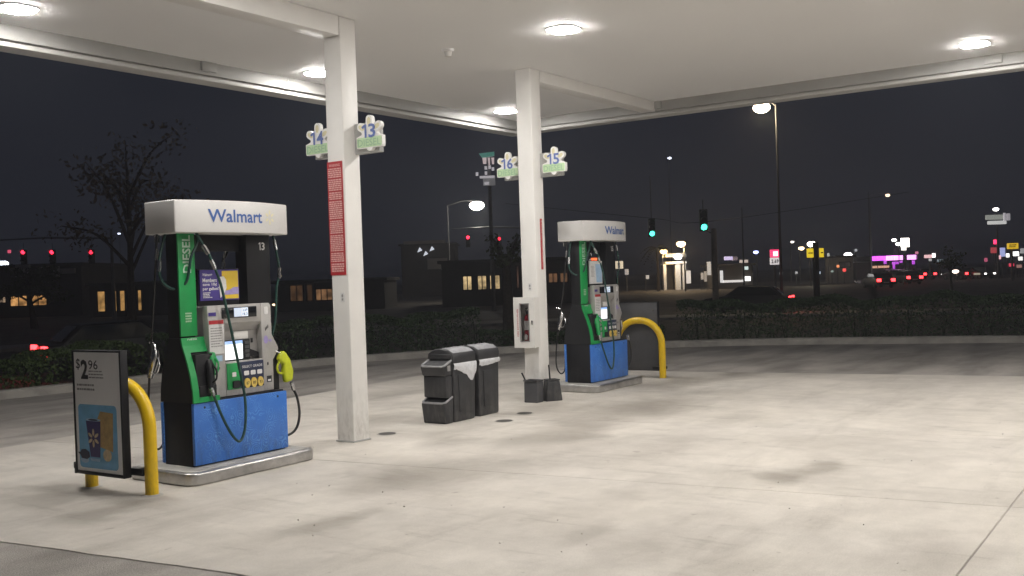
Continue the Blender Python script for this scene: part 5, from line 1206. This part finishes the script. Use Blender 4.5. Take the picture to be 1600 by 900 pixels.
for (px, py, w_, h_, col, v, lb) in ((1555, 378, 6, 7, (1,.03,.12), 3, 'round red light above the right hand shop fronts'), (1553, 391, 11, 9, (.8,.08,.1), .45, 'dull red shop sign left of the blue white one'),
                                 (1566, 394, 8, 14, (.5,.56,1), .75, 'blue white shop sign below the yellow road sign'), (1574, 399, 5, 6, (1,.97,.95), 2.4, 'white shop light below the yellow road sign, left one'),
                                 (1587, 396.5, 9, 7, (1,.97,.95), 2.4, 'white shop light below the yellow road sign, right one'), (1580, 414, 8, 5, (1,.05,.12), .8, 'dim red light low under the white shop lights'), (1597, 392, 6, 8, (.6,.6,.6), .5, 'grey lit sign cut by the right edge'),
                                 (930, 407, 13, 8, (1,.12,.02), 2.2, 'orange red light just above the white topper of the farther pump'), (965, 414, 17, 12, (1,.85,.6), .62, 'cream lit box sign behind the farther pump masts'),
                                 (958, 418, 5, 8, (.8,.75,.7), .3, 'small dim sign left of the cream box sign'), (979, 425, 6, 9, (.75,.7,.7), .35, 'small dim sign right of the cream box sign'), (15, 393, 5, 5, (1,.1,.2), .8, 'faint red spot at the far left edge'),
                                 (1220, 427, 5, 4, (.8,.85,.9), .5, 'tiny pale sign below the red and white road sign'), (1244, 426, 4, 4, (.7,.72,.75), .4, 'tiny grey sign left of the dark signal post'), (1309, 416, 4, 4, (1,.3,.1), 1.2, 'tiny orange light left of the pale kiosk'), (1319, 422, 5, 5, (1,.05,.05), 1.2, 'tiny red light at the foot of the pale kiosk'), (1300, 424, 4, 3, (.5,.7,.65), .4, 'tiny greenish light left of the pale kiosk'), (1337, 391, 4, 4, (.7,.75,.8), .5, 'tiny pale light up and right of the pale kiosk'), (1294, 398, 4, 5, (.8,.85,.8), .4, 'tiny pale light right of the yellow signal boxes'), (1540, 406, 5, 6, (.9,.15,.3), .5, 'dim pink sign left of the shop lights'), (1594, 404, 7, 6, (1,.95,.9), 1.3, 'white shop light at the right edge, lowest one'), (1592, 416, 8, 5, (.6,.3,.25), .5, 'dim brownish shop sign at the right edge'), (1561, 402, 5, 6, (1,.55,.6), 1.1, 'pinkish shop light under the dull red sign'), (1526, 428, 10, 3, (.9,.8,.6), .4, 'low cream kerb sign right of the pinkish bollard lamp'), (1280, 426, 4, 4, (.6,.75,.9), .5, 'tiny bluish light right of the dark signal post'), (1432, 395, 5, 4, (1,.3,.5), .6, 'tiny rosy light above the right end of the purple strips')):
    p = far(px, py, 124); s_ = 124/F_PX; tt = thing('lit_sign', lb, 'lit sign', (p.x, p.y, ROAD_Z), FACE); p.z -= ROAD_Z
    MB().box(-w_*s_/2, w_*s_/2, -.15, 0, p.z-h_*s_/2, p.z+h_*s_/2).build('sign_box', glow_mat('lit sign face', col, v), tt, bevel=.05)
    b = MB(); b.tube([(0,.06,0),(0,.06,p.z)], .05, 6); b.build('post', M['pole_steel'], tt)
# pale kiosk
t, X, Z = building(1308, 1333, 399, 132, 5, 'small pale kiosk under a white lamp left of the purple canopy', 'pale_wall')
window(t, X(1311), X(1329), Z(418), Z(409), (.25,.2,.18), .15, 1)
# purple lit canopy
t = thing('filling_station', 'filling station trimmed with purple light strips behind a row of tail lamps', 'building', base(1396, 150), FACE)
X = lambda px: (px-1396)*150/F_PX
Z = lambda py: far(1396, py, 150).z-ROAD_Z
MB().box(X(1359), X(1432), -.39, 9, Z(407), Z(399)).build('roof', M['roof'], t, bevel=.05)
for a in (1366, 1390, 1412, 1428): MB().box(X(a)-.2, X(a)+.2, 1, 1.4, 0, Z(406)-.01).build('column', M['dark_wall'], t)
MB().box(X(1359), X(1404), 6, 8.9, 0, Z(408)).build('shop_wall', M['dark_wall'], t)
pur = glow_mat('purple light strip', (.72,.07,1), 2.2); pur2 = glow_mat('bright purple strip', (1,.30,1), 3.0); pur3 = glow_mat('dim purple wall light', (.55,.05,.8), 1.0)
for a, b_, m_ in ((1360, 1368, pur), (1369, 1382, pur), (1382.5, 1393.5, pur2), (1395, 1408, pur2), (1416, 1430, pur2)): MB().box(X(a), X(b_), -.7, -.4, Z(406.5), Z(399.5)).build('light_strip', m_, t)
for a, b_, c0, c1 in ((1393, 1402, 413, 409), (1380, 1383, 412, 406), (1394, 1396, 420, 413), (1404, 1408, 411, 408), (1424, 1427, 414, 408)): MB().box(X(a), X(b_), -.6, -.2, Z(c0), Z(c1)).build('light_strip', pur3, t)
for a, b_ in ((1361.5, 1368.5), (1371, 1387)): MB().box(X(a), X(b_), -.6, -.2, Z(418), Z(414.5)).build('lit_shelf', glow_mat('peach shelf light', (1,.5,.3), .7), t)
# sign on a tall post, half hidden by the farther column's number sign
t = pylon(770, 238, 292, 30, 70, 'tall road sign with a green cap and pale stripes, left of number sign 16', [(275,290,760,779,(.5,.5,.53),.16)], .14)
s_ = 70/F_PX; zf = lambda py: far(770, py, 70).z-ROAD_Z
b = MB(); b.prism([(-10*s_, zf(247)), (9*s_, zf(244)), (9*s_, zf(238)), (-15*s_, zf(240))], 'y', -.25, 0); b.build('green_cap', glow_mat('teal sign cap', (.05,.24,.19), .55), t)
b = MB()
for x0, x1, z0_, z1_ in ((-10, -4, 256, 247), (-1.5, 1.5, 258, 247), (4, 8, 257, 247)): b.prism([(x0*s_+1*s_, zf(z0_)), (x1*s_, zf(z0_)), (x1*s_+.5*s_, zf(z1_)), (x0*s_, zf(z1_))], 'y', -.24, -.02)
b.build('stripe', glow_mat('pale sign stripes', (.9,.72,.72), .5), t)
b = MB()
for x, y in ((-5, 262), (-5, 270), (-19, 271), (1, 261), (6, 264)): b.box((x-2)*s_, (x+2)*s_, -.23, -.03, zf(y+3), zf(y-2))
b.box(-15*s_, 8*s_, -.26, -.02, zf(278.5), zf(275)); b.box(-8*s_, -1*s_, -.30, -.262, zf(289), zf(285)); b.build('lit_letters', glow_mat('pale sign letters', (.85,.8,.85), .42), t)

# ================================================================== VEHICLES
def make_car(label, loc, rotz, paint='car_dark', tails=True, group='cars on the far road', suv=False):
    """local +X is forward; the rear faces -X"""
    t = thing('car', label, 'car', loc, rotz, group)
    up = .14 if suv else 0
    side = [(-2.18,.36),(-2.2,.72+up),(-2.1,.90+up),(-1.75,.95+up),(-1.25 if not suv else -1.95,1.42+up),(.25,1.46+up),(.95,.98+up),(1.95,.86+up),(2.2,.66),(2.2,.36),(1.75,.28),(-1.75,.28)]
    MB().prism(side[::-1], 'y', -.86, .86).build('body', M[paint], t, bevel=.06, seg=3)
    gl = [(-1.62 if not suv else -1.85,.97+up),(-1.22 if not suv else -1.80,1.36+up),(.2,1.40+up),(.82,1.0+up)]
    for s in (-1, 1): MB().prism(gl[::-1], 'y', min(s*.861, s*.872), max(s*.861, s*.872)).build('side_window', M['car_glass'], t)
    rw = MB(); x1, z1, x0, z0 = (-1.33, 1.37+up, -1.74, 1.0+up) if not suv else (-2.0, 1.36+up, -2.08, .99+up)
    rw.add([(x0-.04,-.68,z0),(x0-.04,.68,z0),(x1-.04,.6,z1),(x1-.04,-.6,z1),(x0,-.68,z0),(x0,.68,z0),(x1,.6,z1),(x1,-.6,z1)], [(0,3,2,1),(4,5,6,7),(0,1,5,4),(1,2,6,5),(2,3,7,6),(3,0,4,7)]); rw.build('rear_window', M['car_glass'], t)
    for x in (-1.35, 1.38):
        for s in (-1, 1):
            w_ = MB(); w_.tube([(x, s*.68, .32), (x, s*.885, .32)], .32, 18); wh = w_.build('wheel', M['tyre'], t, smooth=True)
            r_ = MB(); r_.tube([(x, s*.886, .32), (x, s*.895, .32)], .2, 14); r_.build('rim', M['pole_steel'], wh)
    for s in (-1, 1):
        MB().box(-2.235, -2.12, min(s*.48, s*.86), max(s*.48, s*.86), .62+up, .90+up).build('tail_lamp', M['tail'] if tails else M['red_print'], t, bevel=.02)
        MB().box(2.12, 2.225, min(s*.5, s*.8), max(s*.5, s*.8), .6, .76).build('headlamp', M['headlamp'] if tails else M['glass'], t, bevel=.02)
    MB().box(-2.225, -2.19, -.26, .26, .48, .6).build('number_plate', M['white_print'], t)
    MB().box(-2.26, -2.15, -.84, .84, .36, .46).build('bumper', M['black_plastic'], t, bevel=.02)
    return t
def car_at(px, dist, label, turn=0.0, **k):      # px is where the rear end shows
    p = base(px, dist); a = YAW + turn; return make_car(label, (p.x+2.2*math.cos(a), p.y+2.2*math.sin(a), ROAD_Z+.005), a, **k)
car_at(56, 27.0, 'dark car with red tail lamps just above the leafy bank at the left', -.95)
car_at(1236, 50, 'dark car with a red lamp showing above the long hedge', 1.2)
spots = [(1384, 96, 'dark car with lit tail lamps, leftmost and nearest of the far queue', 0.0), (1407, 128, 'dark car with lit tail lamps, second from the left in the far queue', .05), (1421, 118, 'dark car with lit tail lamps, fourth in the far queue', -.05),
         (1429, 108, 'dark car with lit tail lamps, right end of the far queue', 0.0), (1414, 142, 'dark car with lit tail lamps, farthest of the far queue', .04), (1399, 146, 'dark car with lit tail lamps, third from the left in the far queue', -.03), (1425, 156, 'dark car with lit tail lamps, farthest back in the middle of the far queue', .03), (1453, 135, 'dark car with lit tail lamps standing apart right of the queue', 0.0), (1517, 126, 'dark car with lit tail lamps near the pinkish bollard lamp', .3)]
for px, d_, lb, tn in spots: car_at(px, d_, lb, tn, group='cars queueing at the far junction')
p = base(1527, 126); make_car('dark car facing us with bright headlamps at the right', (p.x, p.y, ROAD_Z+.005), YAW+PI+.25, group='cars queueing at the far junction')
bpy.context.view_layer.update()

# ================================================================== HAZE VOLUME ADDED TO VEIL AND LIFT THE DARK DISTANCE
hz = MB(); hz.box(-1510, 1510, -1510, 1510, -1.6, 14.5)
hm = bpy.data.materials.new('added haze'); hm.use_nodes = True; hn, hl = nt(hm); hn.remove(hn["Principled BSDF"])
pv = hn.new("ShaderNodeVolumePrincipled"); pv.inputs["Color"].default_value = (0.9, 0.92, 1.0, 1); pv.inputs["Density"].default_value = 0.0016; pv.inputs["Anisotropy"].default_value = 0.3
hl.new(pv.outputs[0], hn["Material Output"].inputs["Volume"])
tag(hz.build('haze', hm), kind='stuff')
